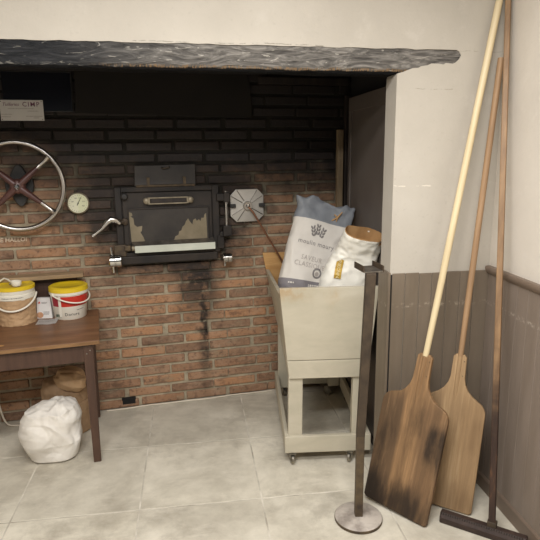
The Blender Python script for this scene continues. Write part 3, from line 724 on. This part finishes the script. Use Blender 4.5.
# paper wrapped bucket
r0, r1, hh = .098, .106, .215
b1 = bucket('plastic_bucket', 'white bucket wrapped in brown paper, left one on the table', (-.740, .292, TZ), 0, r0, r1, hh)
bm = new(); lathe(bm, [(0, 0), (r0-.004, 0), (r0, .004), (r1, hh-.06), (r1+.004, hh-.058), (r1+.004, hh-.032), (r1, hh-.03), (r1+.003, hh-.022), (r1+.003, hh), (r1-.004, hh), (r0-.004, .006), (0, .006)], 56)
link('pail', bm, 'white_plastic', b1, smooth=True)
bm = new(); ns, nz = 96, 26
vs = [[None]*ns for _ in range(nz+1)]
for i in range(nz+1):
    z = .001 + (hh-.062)*i/nz
    for k in range(ns):
        a = 2*PI*k/ns; r = r0 + (r1-r0)*z/hh + .004
        q = Vector((math.cos(a)*3, math.sin(a)*3, z*42)); low = 1 - .55*z/(hh-.06)
        r += low*(.008*abs(noise.noise(q)) + .005*noise.noise(q*2.3 + Vector((3, 1, 0))))
        vs[i][k] = bm.verts.new((r*math.cos(a), r*math.sin(a), z + (.004*noise.noise(Vector((a*4, 1, 1))) if i == nz else 0)))
for i in range(nz):
    for k in range(ns): bm.faces.new((vs[i][k], vs[i][(k+1) % ns], vs[i+1][(k+1) % ns], vs[i+1][k]))
o = link('paper_wrap', bm, 'kraft', b1, smooth=True, angle=80); o['label'] = 'crumpled brown paper wrap'
bm = new(); lathe(bm, [(0, hh+.008), (r1-.024, hh+.008), (r1-.018, hh+.014), (r1-.002, hh+.016), (r1+.006, hh+.010), (r1+.006, hh-.006), (r1+.003, hh-.006), (0, hh+.001)], 56)
o = link('lid', bm, 'yellow_lid', b1, smooth=True); o['label'] = 'yellow plastic lid'
t_ = bars([(-.045, .075, hh-.045)], .0045); cm = cyl_map(r1+.005, r1+.005, hh, .0012); tf(t_, lambda p: cm(p)); link('small_print', t_, 'ink_grey', b1)
link('bail_handle', bail(r1+.011, hh-.040, .078, 0, .0055, math.radians(6)), 'white_plastic', b1, smooth=True)
# white scoop-like clip lying on the lid
sp = thing('plastic_scoop', 'white plastic scoop lying on the lid of the paper-wrapped bucket', 'scoop', (-.715, .255, TZ+hh+.016), (0, 0, math.radians(-18)))
bm = new(); tube(bm, [(-.02, .0, .010), (-.07, .025, .026), (-.105, .04, .030), (-.13, .03, .012)], [.006, .005, .005, .005], 10); link('handle', bm, 'white_plastic', sp, smooth=True)
bm = new(); lathe(bm, [(0, 0), (.022, 0), (.029, .012), (.030, .030), (.027, .030), (.024, .012), (0, .006)], 24, Matrix.Translation((.005, -.01, 0)) @ Matrix.Diagonal((1.1, .8, 1, 1))); link('bowl', bm, 'white_plastic', sp, smooth=True)
bm = new(); lathe(bm, [(0, 0), (.006, 0), (.006, .006), (0, .008)], 12, Matrix.Translation((-.012, -.038, .018)) @ ROTY); link('rivet', bm, 'steel', sp, smooth=True)

# carton and card
ct = thing('small_carton', 'small white carton with a red mark standing between the two buckets', 'carton', (-.598, .345, TZ), (0, 0, math.radians(-4)))
bm = new(); hexa(bm, [(-.046, -.012, 0), (.046, -.012, 0), (.046, .022, 0), (-.046, .022, 0), (-.042, .004, .125), (.036, .004, .125), (.036, .026, .125), (-.042, .026, .125)]); link('box', bm, 'carton', ct, bevel=.0015)
def cf(x, z): return (x, -.0125 + .016*z/.125 - .0004, z)
def cpoly(pts, m, nm):
    bm = new(); bm.faces.new([bm.verts.new(cf(x, z)) for x, z in pts]); return link(nm, bm, m, ct)
cpoly([(-.036, .092), (-.020, .092), (-.026, .106)], 'red_print', 'red_mark')
cpoly([(-.026+.020*math.cos(2*PI*k/24), .022+.018*math.sin(2*PI*k/24)) for k in range(24)], 'bread_print', 'bread_picture')
for ln in ((-.014, .02, .098), (-.014, .014, .092), (-.005, .03, .04), (-.005, .03, .033), (-.005, .025, .026)):
    t_ = bars([ln], .0035); tf(t_, lambda p: cf(p.x, p.y)); link('small_print', t_, 'ink_grey', ct)
cr = thing('paper_card', 'small white paper card lying on the table in front of the carton', 'card', (-.566, .250, TZ), (0, 0, math.radians(4)))
bm = new(); n = 8
g = [(bm.verts.new((-.057+.114*i/n, -.045, .002+.002*math.sin(i))), bm.verts.new((-.054+.112*i/n, .05, .004+.002*math.sin(i+1)))) for i in range(n+1)]
for i in range(n): bm.faces.new((g[i][0], g[i+1][0], g[i+1][1], g[i][1]))
bmesh.ops.solidify(bm, geom=bm.faces[:], thickness=.0008); link('card', bm, 'paper', cr)
for ln in ((-.045, .04, .02), (-.045, .03, .008), (-.045, .035, -.004), (-.045, .02, -.016)):
    t_ = bars([ln], .003); tf(t_, lambda p: (p.x, p.y, .0075)); link('faint_print', t_, 'ink_pale', cr)

# ------------------------------------------------------------------ crumpled bags under the table
def crumple(p, s, seed):
    q = p*s + Vector((seed, seed*1.7, -seed)); q = q + noise.noise_vector(q*.5)*.7
    def cell(v):
        d = noise.voronoi(v)[0]; return min(1.0, (d[1]-d[0])*1.9)
    a = cell(Vector((q.x*.9 + q.z*.35, q.y*.9, q.z*.55 - q.x*.25)))
    b_ = cell(q*1.9 + Vector((5, 1, 3)))
    u, w = q.x*.5 + q.z*.9 + q.y*.3, q.z*.6 - q.x*.9 + q.y*.5
    f = 1 - 3.2*abs(noise.noise(Vector((u*.45, w*1.1, seed))))
    g = 1 - 3.2*abs(noise.noise(Vector((w*.5, u*1.6, seed+4))))
    return .7*noise.noise(q*.40) + .45*a + .14*b_ + .28*f + .20*g - .45
def sack(name, prof, m, parent, amp, s, seed, squash=(1, 1), seg=120, rows=70, lean=None, z_amp=.5, smooth_a=60, floor=.001):
    """prof: list of (t, r, z) bottom->top, closed at both ends"""
    bm = new(); rings = []
    def interp(t):
        for (t0, r0, z0), (t1, r1, z1) in zip(prof, prof[1:]):
            if t <= t1:
                k = (t-t0)/(t1-t0); k2 = k*k*(3-2*k)*.5 + k*.5
                return r0+(r1-r0)*k2, z0+(z1-z0)*k2
        return prof[-1][1], prof[-1][2]
    for i in range(rows+1):
        t = i/rows; r, z = interp(t); ring = []
        for k in range(seg):
            a = 2*PI*k/seg; sq = 1 + .05*math.cos(3*a + seed) + .03*math.cos(5*a + 2*seed)
            x, y = r*sq*math.cos(a)*squash[0], r*sq*math.sin(a)*squash[1]
            p = Vector((x, y, z)); d = amp*crumple(p, s, seed)*(min(1, .25 + max(z, 0)*7) if floor > 0 else 1)
            nrm = Vector((math.cos(a), math.sin(a), 0)); p += nrm*d*(1 if r > .05 else r/.05)
            p.z += d*z_amp*(min(1, z*6) if floor > 0 else 1)
            if lean: p += lean(p)
            p.z = max(p.z, floor); ring.append(bm.verts.new(p))
        rings.append(ring)
    for i in range(rows):
        for k in range(seg): bm.faces.new((rings[i][k], rings[i][(k+1) % seg], rings[i+1][(k+1) % seg], rings[i+1][k]))
    bm.faces.new(rings[0][::-1]); bm.faces.new(rings[-1])
    return link(name, bm, m, parent, smooth=True, angle=smooth_a)
ws_ = thing('paper_sack', 'crumpled white sack standing on the floor under the table edge', 'sack', (-.522, -.010, 0), (0, 0, .1))
def wl(p):
    k = max(0, p.z-.10)
    return Vector((.10*k - .10*k*(p.x > 0)*min(1, p.x/.1), .0, .45*k*max(-.14, min(.10, p.x)) - .10*k*abs(noise.noise(Vector((p.x*14, p.y*14, 3))))))
sack('sack_body', [(0, .02, 0), (.06, .105, .0), (.12, .130, .015), (.40, .166, .12), (.64, .166, .240), (.80, .150, .305), (.92, .085, .338), (1, .010, .345)], 'sack_white', ws_, .028, 7.0, 2.3, (1.0, .85), lean=wl, seg=200, rows=120, z_amp=.35)

bb_ = thing('paper_bag', 'crumpled brown paper bag behind the white sack under the table', 'bag', (-.500, .285, 0), (0, 0, .1))
sack('bag_body', [(0, .02, 0), (.06, .112, .0), (.12, .130, .01), (.5, .134, .2), (.75, .130, .29), (.88, .105, .345), (.95, .06, .365), (1, .010, .37)], 'kraft_dark', bb_, .020, 8.0, 5.1, (1.05, .8), lean=lambda p: Vector((-.02*(p.z > .2), 0, -.22*max(0, p.x)*(p.z > .25))))
ft = sack('folded_top', [(0, .01, -.050), (.2, .06, -.045), (.5, .082, .0), (.8, .062, .045), (1, .008, .06)], 'kraft', bb_, .030, 11, 1.2, (1.15, .8), seg=110, rows=60, z_amp=1.0, floor=-1)
ft.location = (.035, -.050, .345); ft.rotation_euler = (.2, .35, 0)

# ------------------------------------------------------------------ trough trolley
CR = math.radians(-5.0)
tr = thing('dough_trough', 'cream painted wooden trough trolley on casters by the alcove side', 'trough', (1.005, -.322, 0), (0, 0, CR))
T_ = .022; DL = .95; zb, zt = .50, 1.003
wb, wt = .213, .262        # half widths bottom / top (front board)
def side_x(z): return wb + (wt-wb)*(z-zb)/(zt-zb)
def bk(z, sx): return (.048 if sx < 0 else -.030)*(z-zb)/(zt-zb)      # the back end leans to the left
tn = M['cart'].node_tree; bs = tn.nodes['Principled BSDF']; src = bs.inputs['Base Color'].links[0].from_socket
W = NT.__new__(NT); W.m = M['cart']; W.t = tn; W.n = tn.nodes; W.l = tn.links; W.b = bs
x_, y_, z_ = W.sep(W.coord('Object'))
mk = W.math('MULTIPLY', W.math('MULTIPLY', W.maprange(z_, .90, .985, 0, 1), W.maprange(x_, -.04, -.20, 0, 1)), W.maprange(W.noise(W.coord('Object'), 14, 6, .7), .38, .62, .2, 1))
tn.links.new(W.mix(W.math('MULTIPLY', mk, .6), src, '#a58558'), bs.inputs['Base Color'])
def board_trap(y0, y1, z0, z1, slope0=0.0, inset=0.0):
    bm = new(); a, b_ = side_x(z0)-inset, side_x(z1)-inset
    hexa(bm, [(-a, y0, z0), (a, y0, z0), (a, y1, z0), (-a, y1, z0), (-b_, y0-slope0, z1), (b_, y0-slope0, z1), (b_, y1-slope0, z1), (-b_, y1-slope0, z1)])
    if y0 > .5:
        for v in bm.verts: v.co.x += (1 if v.co.x > 0 else -1)*bk(v.co.z, v.co.x)
    return bm
link('front_board', board_trap(0, T_, .603, zt, .006), 'cart', tr, bevel=.003)
link('front_lower_board', board_trap(-.004, T_, zb, .600), 'cart', tr, bevel=.003)
o = link('back_board', board_trap(DL-T_, DL, zb, 1.02), 'cart_wood', tr, bevel=.003); o['label'] = 'bare pine back board'
for sx in (-1, 1):
    bm = new(); z1f, z1r = (.955, .905) if sx < 0 else (.985, .955)
    xo = lambda z: sx*(side_x(z)); xi = lambda z: sx*(side_x(z)-T_)
    hexa(bm, [(xo(.603), T_, .603), (xi(.603), T_, .603), (xi(.603)+sx*bk(.603, sx), DL-T_, .603), (xo(.603)+sx*bk(.603, sx), DL-T_, .603), (xo(z1f), T_, z1f), (xi(z1f), T_, z1f), (xi(z1r)+sx*bk(z1r, sx), DL-T_, z1r), (xo(z1r)+sx*bk(z1r, sx), DL-T_, z1r)])
    link('side_board', bm, 'cart', tr, bevel=.003)
    bm = new(); hexa(bm, [(xo(zb), T_, zb), (xi(zb), T_, zb), (xi(zb), DL-T_, zb), (xo(zb), DL-T_, zb), (xo(.6)*1.01, T_, .6), (xi(.6), T_, .6), (xi(.6)+sx*bk(.6, sx), DL-T_, .6), (xo(.6)*1.01+sx*bk(.6, sx), DL-T_, .6)])
    link('side_lower_board', bm, 'cart', tr, bevel=.003)
bm = new(); bx(bm, (-.19, T_, .52), (.19, DL-T_, .54)); link('bottom_board', bm, 'cart', tr)
for sx in (-1, 1):
    for y0 in (.012, .85):
        bm = new(); xa, xb = sx*.215, sx*.137; x0, x1 = min(xa, xb), max(xa, xb); zl = .067
        hexa(bm, [(x0-.004, y0, zl), (x1-.004, y0, zl), (x1-.004, y0+.05, zl), (x0-.004, y0+.05, zl), (x0, y0, .505), (x1, y0, .505), (x1, y0+.05, .505), (x0, y0+.05, .505)])
        link('leg', bm, 'cart', tr, bevel=.004)
for y0, y1, x0, x1 in ((-.014, .012, -.238, .238), (.90, .926, -.238, .238)):
    bm = new(); bx(bm, (x0, y0, .067), (x1, y1, .166)); link('rail', bm, 'cart', tr, bevel=.004)
for sx in (-1, 1):
    bm = new(); bx(bm, (min(sx*.238, sx*.215), .012, .067), (max(sx*.238, sx*.215), .90, .166)); link('rail', bm, 'cart', tr, bevel=.004)
for x, y, a in ((-.198, -.004, 8), (.125, -.002, -30), (-.18, .87, 30), (.13, .87, 60)):
    bm = new(); bx(bm, (-.020, -.020, .062), (.020, .020, .067)); bx(bm, (-.014, -.016, .024), (-.0105, .014, .064)); bx(bm, (.0105, -.016, .024), (.014, .014, .064)); bx(bm, (-.014, -.016, .058), (.014, .014, .063))
    cs = link('caster', bm, 'caster', tr, bevel=.001); cs.location = (x, y, 0); cs.rotation_euler = (0, 0, math.radians(a))
    bm = new(); lathe(bm, [(0, -.009), (.022, -.009), (.0265, -.006), (.0265, .006), (.022, .009), (0, .009)], 28, Matrix.Translation((0, -.004, .0265)) @ Matrix.Rotation(PI/2, 4, 'Y')); link('wheel', bm, 'caster', cs, smooth=True)

# ------------------------------------------------------------------ flour bags
def catmull(P, t):
    n = len(P)-1; x = min(max(t, 0), 1)*n; i = min(int(x), n-1); f = x-i
    p0, p1, p2, p3 = P[max(i-1, 0)], P[i], P[i+1], P[min(i+2, n)]
    return .5*((2*p1) + (p2-p0)*f + (2*p0-5*p1+4*p2-p3)*f*f + (3*p1-p0-3*p2+p3)*f**3)
class Bag:
    def __init__(s, axis, right, width, thick, n=3.2, wr=.006, seed=1, te=2.2):
        s.ax = [Vector(a) for a in axis]; s.rt = right; s.w = width; s.th = thick; s.n = n; s.wr = wr; s.seed = seed; s.te = te
    def val(s, L, t):
        for (a, x), (b_, y) in zip(L, L[1:]):
            if t <= b_: k = (t-a)/(b_-a); k = k*k*(3-2*k); return x+(y-x)*k
        return L[-1][1]
    def fr(s, t):
        c = catmull(s.ax, t); d = (catmull(s.ax, min(t+.02, 1)) - catmull(s.ax, max(t-.02, 0))).normalized()
        r = s.rt(t); r = (r - d*r.dot(d)).normalized(); f = d.cross(r)     # f points back
        return c, d, r, f
    def pt(s, t, a=None, sx=None, off=0.0):
        c, d, r, f = s.fr(t); w = s.val(s.w, t)/2; h = s.val(s.th, t)/2; n = s.n
        if a is not None:
            ca, sa = math.cos(a), math.sin(a)
            x = math.copysign(abs(ca)**(2/n), ca); y = math.copysign(abs(sa)**(2/n), sa)
        else:
            x = sx; y = -(1-min(abs(sx), .999)**n)**(1/n)
        p = c + r*x*w + f*y*h
        q = Vector((x*w, y*h, t*.8))*9 + Vector((s.seed, 0, 0)); e = s.val(((0, .6), (.75, 1), (1, s.te)), t)
        k = s.wr*e*((1-2.4*abs(noise.noise(q))) * .8 + noise.noise(q*.45)*.8 + .5*(1-2.4*abs(noise.noise(q*2.3))))
        dirv = (r*x*.25 + f*(y if abs(y) > .01 else 0)).normalized() if (abs(y) > .05) else r*math.copysign(1, x)
        return p + dirv*(k+off)
    def mesh(s, name, mats, parent, idx, rows=80, seg=96, cap_top=True, rough_top=0.0):
        bm = new(); R_ = []
        for i in range(rows+1):
            t = i/rows; R_.append([bm.verts.new(s.pt(t, 2*PI*k/seg)) for k in range(seg)])
        if rough_top:
            for i in range(rows-7, rows+1):
                for k in range(seg): q = R_[i][k].co; R_[i][k].co = q + s.fr(1)[1]*rough_top*((i-rows+8)/8)*noise.noise(Vector((q.x*22, q.y*6, s.seed)))
        for i in range(rows):
            for k in range(seg):
                fc = bm.faces.new((R_[i][k], R_[i][(k+1) % seg], R_[i+1][(k+1) % seg], R_[i+1][k])); fc.material_index = idx((i+.5)/rows)
        bm.faces.new(R_[0][::-1]); rim = R_[-1]
        if cap_top: bm.faces.new(rim).material_index = idx(1)
        else:      # open mouth: inner wall going down, then a floor
            prev = rim
            for j, (dz, k_) in enumerate(((.004, .97), (-.03, .93), (-.07, .88))):
                cen = sum((v.co for v in rim), Vector())/seg
                ring = [bm.verts.new(cen + (v.co-cen)*k_ + s.fr(1)[1]*dz) for v in rim]
                for k in range(seg): bm.faces.new((prev[k], prev[(k+1) % seg], ring[(k+1) % seg], ring[k])).material_index = 1
                prev = ring
            bm.faces.new(prev).material_index = 1
        return link(name, bm, mats, parent, smooth=True, angle=70)
    def stick(s, bm, t0, sx0, up_len, w_len, off=.0025, rot=0.0):
        """map flat (x, y) art in metres to the bag front, centre at (t0, sx0)"""
        ca, sa = math.cos(rot), math.sin(rot)
        def f(p):
            x, y = p.x*ca - p.y*sa, p.x*sa + p.y*ca
            return s.pt(t0 + y/up_len, sx=max(-.97, min(.97, sx0 + x/(w_len/2))), off=off)
        return tf(bm, f)
def dens(bm, cuts=1):
    bmesh.ops.triangulate(bm, faces=bm.faces[:]); return bm

# grey and white bag
g1 = thing('flour_bag', 'tall grey and white flour bag with wheat-ear print leaning in the trough', 'flour bag', group='flour bags in the trough')
G1 = Bag([(1.000, .03, .552), (.985, .055, .75), (.99, .09, .92), (1.06, .175, 1.16), (1.125, .25, 1.385)],
         lambda t: Vector((1, .03, -.02 - .11*min(1, max(0, t-.35)*2.5))).normalized(),
         ((0, .28), (.2, .33), (.5, .372), (.8, .355), (.93, .335), (1, .345)), ((0, .15), (.5, .15), (.8, .115), (.93, .05), (1, .018)), 3.0, .0085, 3)
G1.mesh('bag_body', ['bag_white', 'bag_blue', 'bag_mauve'], g1, lambda t: 2 if t < .512 else (1 if t > .855 else 0), cap_top=True, rough_top=.035)
UL, WL = .88, .355
def art(bag, bm, t, sx, name, m, parent, rot=0.0, off=.003):
    bag.stick(dens(bm), t, sx, UL, WL, off, rot); return link(name, bm, m, parent)
art(G1, text_bm('moulin moury', .034, 0, 'CENTER', 1.1), .718, -.16, 'lettering', 'ink_grey', g1)
art(G1, text_bm('SAVEUR', .032, 0, 'CENTER', 1.1), .632, -.20, 'lettering', 'ink_pale', g1)
art(G1, text_bm('CLASSIQUE', .032, 0, 'CENTER', 1.1), .597, -.22, 'lettering', 'ink_pale', g1)
def wheat():
    bm = new()
    for bxo, ang, L in ((-.028, .35, .040), (0, 0, .055), (.030, -.35, .040)):
        m = Matrix.Translation((bxo, 0 if bxo else .012, 0)) @ Matrix.Rotation(ang*-1 if False else -ang*-1, 4, 'Z')
        for k in range(3):
            for sx in (-1, 1):
                e = Matrix.Translation((sx*.007, -.018+k*.017, 0)) @ Matrix.Rotation(-sx*.5, 4, 'Z')
                bm.faces.new([bm.verts.new(m @ e @ Vector((.0052*math.cos(2*PI*j/12), .010*math.sin(2*PI*j/12), 0))) for j in range(12)])
    return bm
art(G1, wheat(), .790, -.18, 'wheat_emblem', 'ink_grey', g1)
def disc(r, n=28):
    bm = new(); bm.faces.new([bm.verts.new((r*math.cos(2*PI*k/n), r*math.sin(2*PI*k/n), 0)) for k in range(n)]); return bm
def ringd(r0, r1, n=32):
    bm = new(); A = [(bm.verts.new((r0*math.cos(2*PI*k/n), r0*math.sin(2*PI*k/n), 0)), bm.verts.new((r1*math.cos(2*PI*k/n), r1*math.sin(2*PI*k/n), 0))) for k in range(n)]
    for k in range(n): bm.faces.new((A[k][0], A[k][1], A[(k+1) % n][1], A[(k+1) % n][0]))
    return bm
art(G1, ringd(.017, .026), .562, .06, 'round_badge', 'ink_grey', g1); art(G1, disc(.011), .558, .06, 'badge_centre', 'ink_pale', g1)
for ln in ((-.14, -.11, 0), (-.03, .14, -.004), (-.03, .10, -.014)): art(G1, bars([ln], .007), .492, 0, 'small_print', 'bag_white', g1)
bm = new(); c0 = G1.pt(.90, sx=.42, off=.004); tube(bm, [c0 + Vector((-.035, -.006, -.02)), c0 + Vector((.0, -.012, .0)), c0 + Vector((.03, -.006, .03))], [.004, .006, .003], 8); tube(bm, [c0 + Vector((-.01, -.008, -.03)), c0 + Vector((0, -.012, .0)), c0 + Vector((-.02, -.006, .018))], [.003, .006, .003], 8)
o = link('tape_tie', bm, 'bag_inner', g1, smooth=True); o['label'] = 'tan torn tape tie'

# bright white open bag
g2 = thing('flour_bag', 'bright white flour bag, open top rolled to brown lining, gold label', 'flour bag', group='flour bags in the trough')
G2 = Bag([(1.085, -.13, .552), (1.095, -.135, .75), (1.128, -.145, .95), (1.192, -.165, 1.13), (1.215, -.230, 1.262)],
         lambda t: Vector((1, -.10, -.16)).normalized(),
         ((0, .24), (.3, .27), (.6, .255), (.85, .215), (1, .205)), ((0, .13), (.4, .135), (.8, .125), (1, .120)), 2.7, .009, 9, .7)
G2.mesh('bag_body', ['bag_cream', 'bag_inner'], g2, lambda t: 0, cap_top=False, rough_top=.0)
def rib(bag, t0, t1, off, m, name, parent, a0=PI, a1=2*PI):
    bm = new(); n = 40; rows = []
    for j in range(6):
        t = t0 + (t1-t0)*j/5; rows.append([bm.verts.new(bag.pt(t, a0+(a1-a0)*k/n, off=off + .003*noise.noise(Vector((k*.4, j*.8, 2))))) for k in range(n+1)])
    for j in range(5):
        for k in range(n): bm.faces.new((rows[j][k], rows[j][k+1], rows[j+1][k+1], rows[j+1][k]))
    return link(name, bm, m, parent, smooth=True, angle=80)
rib(G2, .945, 1.004, .008, 'bag_inner', 'rolled_lining', g2, PI*1.72, PI*2.25)
UL, WL = .74, .22
bm = new(); v = [bm.verts.new(p) for p in ((-.018, -.055, 0), (.013, -.055, 0), (.013, .0, 0), (.013, .050, 0), (.003, .055, 0), (-.018, .03, 0), (-.018, -.01, 0))]; bm.faces.new(v)
bmesh.ops.subdivide_edges(bm, edges=bm.edges[:], cuts=2)
art(G2, bm, .64, -.60, 'gold_label', 'gold', g2, rot=.22, off=.006)
t_ = text_bm('MINCOING', .0195, 0, 'CENTER', 1.0); tf(t_, lambda p: (-p.y - .002, p.x - .003, 0)); art(G2, t_, .64, -.60, 'lettering', 'gold_pale', g2, rot=.22, off=.0075)

# ------------------------------------------------------------------ iron rest stand
st = thing('peel_rest', 'dark iron post with round base and forked top in front of the trough', 'stand', (1.030, -.828, 0))
bm = new(); lathe(bm, [(0, 0), (.108, 0), (.110, .004), (.110, .016), (.104, .021), (.02, .024), (0, .024)], 48); link('base', bm, 'base_worn', st, smooth=True)
bm = new(); lathe(bm, [(.1085, .001), (.1115, .003), (.1115, .014), (.109, .016)], 48); o = link('base_rim', bm, 'iron_worn', st, smooth=True); o['label'] = 'dark iron rim'
RZ = Matrix.Rotation(math.radians(-8), 4, 'Z')
bm = new(); bx(bm, (-.018, -.018, .022), (.018, .018, .445), RZ); link('lower_post', bm, 'iron_worn', st, bevel=.003)
bm = new(); hexa(bm, [RZ @ Vector(p) for p in ((-.0185, -.0185, .43), (.0185, -.0185, .43), (.0185, .0185, .43), (-.0185, .0185, .43), (.006, -.021, 1.190), (.048, -.021, 1.190), (.048, .021, 1.190), (.006, .021, 1.190))]); link('post', bm, 'iron', st, bevel=.003)
BR = Matrix.Translation((.036, .040, 1.190)) @ Matrix.Rotation(math.radians(4), 4, 'Z')
bm = new(); bx(bm, (-.042, -.052, 0), (.042, .072, .006), BR); link('rest_plate', bm, 'iron_light', st, bevel=.0015)
for sx in (-1, 1):
    bm = new(); bx(bm, (sx*.042-.003, -.052 + (.012 if sx < 0 else 0), 0), (sx*.042+.003, .072, .028), BR); link('fork_side', bm, 'iron', st, bevel=.0015)

# ------------------------------------------------------------------ peels and rake
def basis(base, top, across):
    z = (Vector(top)-Vector(base)); L = z.length; z.normalize(); x = (Vector(across) - z*Vector(across).dot(z)).normalized(); y = z.cross(x)
    m = Matrix((x, y, z)).transposed().to_4x4(); m.translation = Vector(base); return m, L
def arc(cx, cz, r, a0, a1, n=8): return [(cx + r*math.cos(math.radians(a0+(a1-a0)*k/n)), cz + r*math.sin(math.radians(a0+(a1-a0)*k/n))) for k in range(n+1)]
def peel(label, base, top, across, W, Hs, Hn, nw, pr, mb, mp, Lp, slot):
    m, L = basis(base, top, across)
    o = thing('oven_peel', label, 'oven peel', group='oven peels leaning in the corner'); o.matrix_world = m
    h = W/2; n2 = nw/2; c = .05
    right = [(h-.012, 0.0), (h, .012), (h, Hs-.07)] + arc(h-.06, Hs-.06, .06, 0, 62, 6)
    rn = Hs+.085
    right += [(n2+.050, Hs+.012), (n2+.026, Hs+.036), (n2+.010, Hs+.065), (n2+.003, rn+.01)] + [(n2, Hn-.012), (n2-.012, Hn)]
    right += [(slot, Hn), (slot, Hn-.18)] if False else []
    left = [(-x, z) for x, z in reversed(right)]
    bm = new(); prism(bm, right + left, -.010, .010); bl = link('blade', bm, mb, o, bevel=.004, seg=3)
    bm = new(); tube(bm, [(0, -.004, Hn-.02), (0, -.004, Hn), (0, 0, Hn+.25), (0, 0, Lp)], [pr*.85, pr*.9, pr, pr], 16); link('pole', bm, mp, o, smooth=True)
    bm = new(); tube(bm, [(0, -.002, Hs-.06), (0, -.0045, Hs+.03), (0, -.0045, Hn-.1), (0, -.004, Hn-.004)], [pr*.3, pr*.75, pr*.9, pr*.88], 14); link('tang', bm, mb, o, smooth=True)
    for z in (Hn-.03, Hn-.10):
        bm = new(); lathe(bm, [(0, 0), (.0025, 0), (.002, .0015), (0, .002)], 10, Matrix.Translation((n2*.72, -.010, z)) @ ROTY); link('screw', bm, 'iron_worn', bl)
    return o
peel('wooden baker peel with scorched dark blade and pale pole, the nearer of the two', (1.2119, -.811, .013), (1.672, -.612, 2.30), (.643, -.766, 0), .336, .558, .775, .073, .0155, 'blade_dark', 'pine_pole', 2.45, .01)
peel('wooden baker peel with pale floury blade, leaning behind the scorched one', (1.4476, -.806, .0105), (1.714, -.621, 2.30), (.813, -.582, 0), .285, .549, .756, .060, .0140, 'blade_pale', 'grey_pole', 2.10, .01)
rk = thing('oven_rake', 'long dark wooden rake with flat pole standing in the room corner', 'rake', (1.583, -1.036, 0))
hd = Vector((.322, -.269, 0)).normalized()
bm = new(); m = Matrix((hd, Vector((-hd.y, hd.x, 0)), Vector((0, 0, 1)))).transposed().to_4x4()
prof = [(-.026, 0), (.026, 0), (.028, .030), (.016, .052), (-.016, .052), (-.028, .030)]
A = [bm.verts.new(m @ Vector((-.226, y, z))) for y, z in prof]; B = [bm.verts.new(m @ Vector((.146, y, z))) for y, z in prof]
bm.faces.new(A); bm.faces.new(B[::-1])
for i in range(6): bm.faces.new((A[i], A[(i+1) % 6], B[(i+1) % 6], B[i]))
hdo = link('rake_head', bm, 'rake_head', rk, bevel=.006, seg=3)
bm = new()
for k in range(34): bx(bm, (-.221+k*.0105, -.021, .040), (-.216+k*.0105, -.017, .0535), m)
link('bristle_row', bm, 'dark_wood', hdo)
tp = Vector((1.716, -.611, 2.36)) - Vector((1.583, -1.036, 0)); d = tp.normalized(); xx = (hd - d*hd.dot(d)).normalized(); yy = d.cross(xx)
bm = new(); b0 = Vector((0, 0, .035))
pts = []
for s_, hw_, ht_ in ((0, .0145, .011), ((tp-b0).length, .0115, .010)):
    c = b0 + d*s_
    pts += [c - xx*hw_ - yy*ht_, c + xx*hw_ - yy*ht_, c + xx*hw_ + yy*ht_, c - xx*hw_ + yy*ht_]
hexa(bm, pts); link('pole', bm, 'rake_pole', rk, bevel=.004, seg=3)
bm = new(); bx(bm, (-.020, -.016, .045), (.020, .016, .075), Matrix.Translation((.002, .004, 0)) @ m); link('socket', bm, 'iron', rk, bevel=.003)

# ------------------------------------------------------------------ cables
bm = new(); pts = []
rnd = random.Random(8)
for k in range(60):
    u = .02 + 1.15*k/59; q = wall_pt(u, .004, .020 + .010*noise.noise(Vector((u*5, 0, 0))) + .004*noise.noise(Vector((u*17, 3, 0)))); q.z = .005 + .003*abs(noise.noise(Vector((u*11, 9, 0)))); pts.append(q)
tube(bm, pts, .005, 8); tag(link('floor_cable', bm, 'cable', smooth=True), 'thin pale cable lying along the foot of the brick wall', 'cable')
bm = new(); K = [Vector(p) for p in ((-.99, .40, .50), (-.945, .375, .30), (-.93, .37, .14), (-.90, .375, .03), (-.83, .39, .005), (-.70, .405, .005), (-.60, .42, .005))]
tube(bm, [catmull(K, k/40) for k in range(41)], .006, 10); tag(link('power_cable', bm, 'cable', smooth=True), 'white cable curving down beside the back table leg to the floor', 'cable')

# ------------------------------------------------------------------ light
def area(name, loc, size, power, col, rot=(0, 0, 0)):
    l = bpy.data.lights.new(name, 'AREA'); l.shape = 'RECTANGLE'; l.size, l.size_y = size; l.energy = power; l.color = col
    o = bpy.data.objects.new(name, l); COL.objects.link(o); o.location = loc; o.rotation_euler = rot; return o
area('ceiling_lamp', (.40, -1.85, 2.70), (1.8, .30), 60, (1, .99, .985))
area('ceiling_lamp_rear', (-.1, -3.0, 2.70), (1.8, .30), 96, (1, .99, .985))
w = bpy.data.worlds.new('world'); SC.world = w; w.use_nodes = True
w.node_tree.nodes['Background'].inputs[0].default_value = (1, .98, .96, 1); w.node_tree.nodes['Background'].inputs[1].default_value = .15
vs_ = SC.view_settings; vs_.view_transform = 'Standard'; vs_.look = 'None'; vs_.gamma = 1; vs_.use_curve_mapping = False; vs_.exposure = -.05
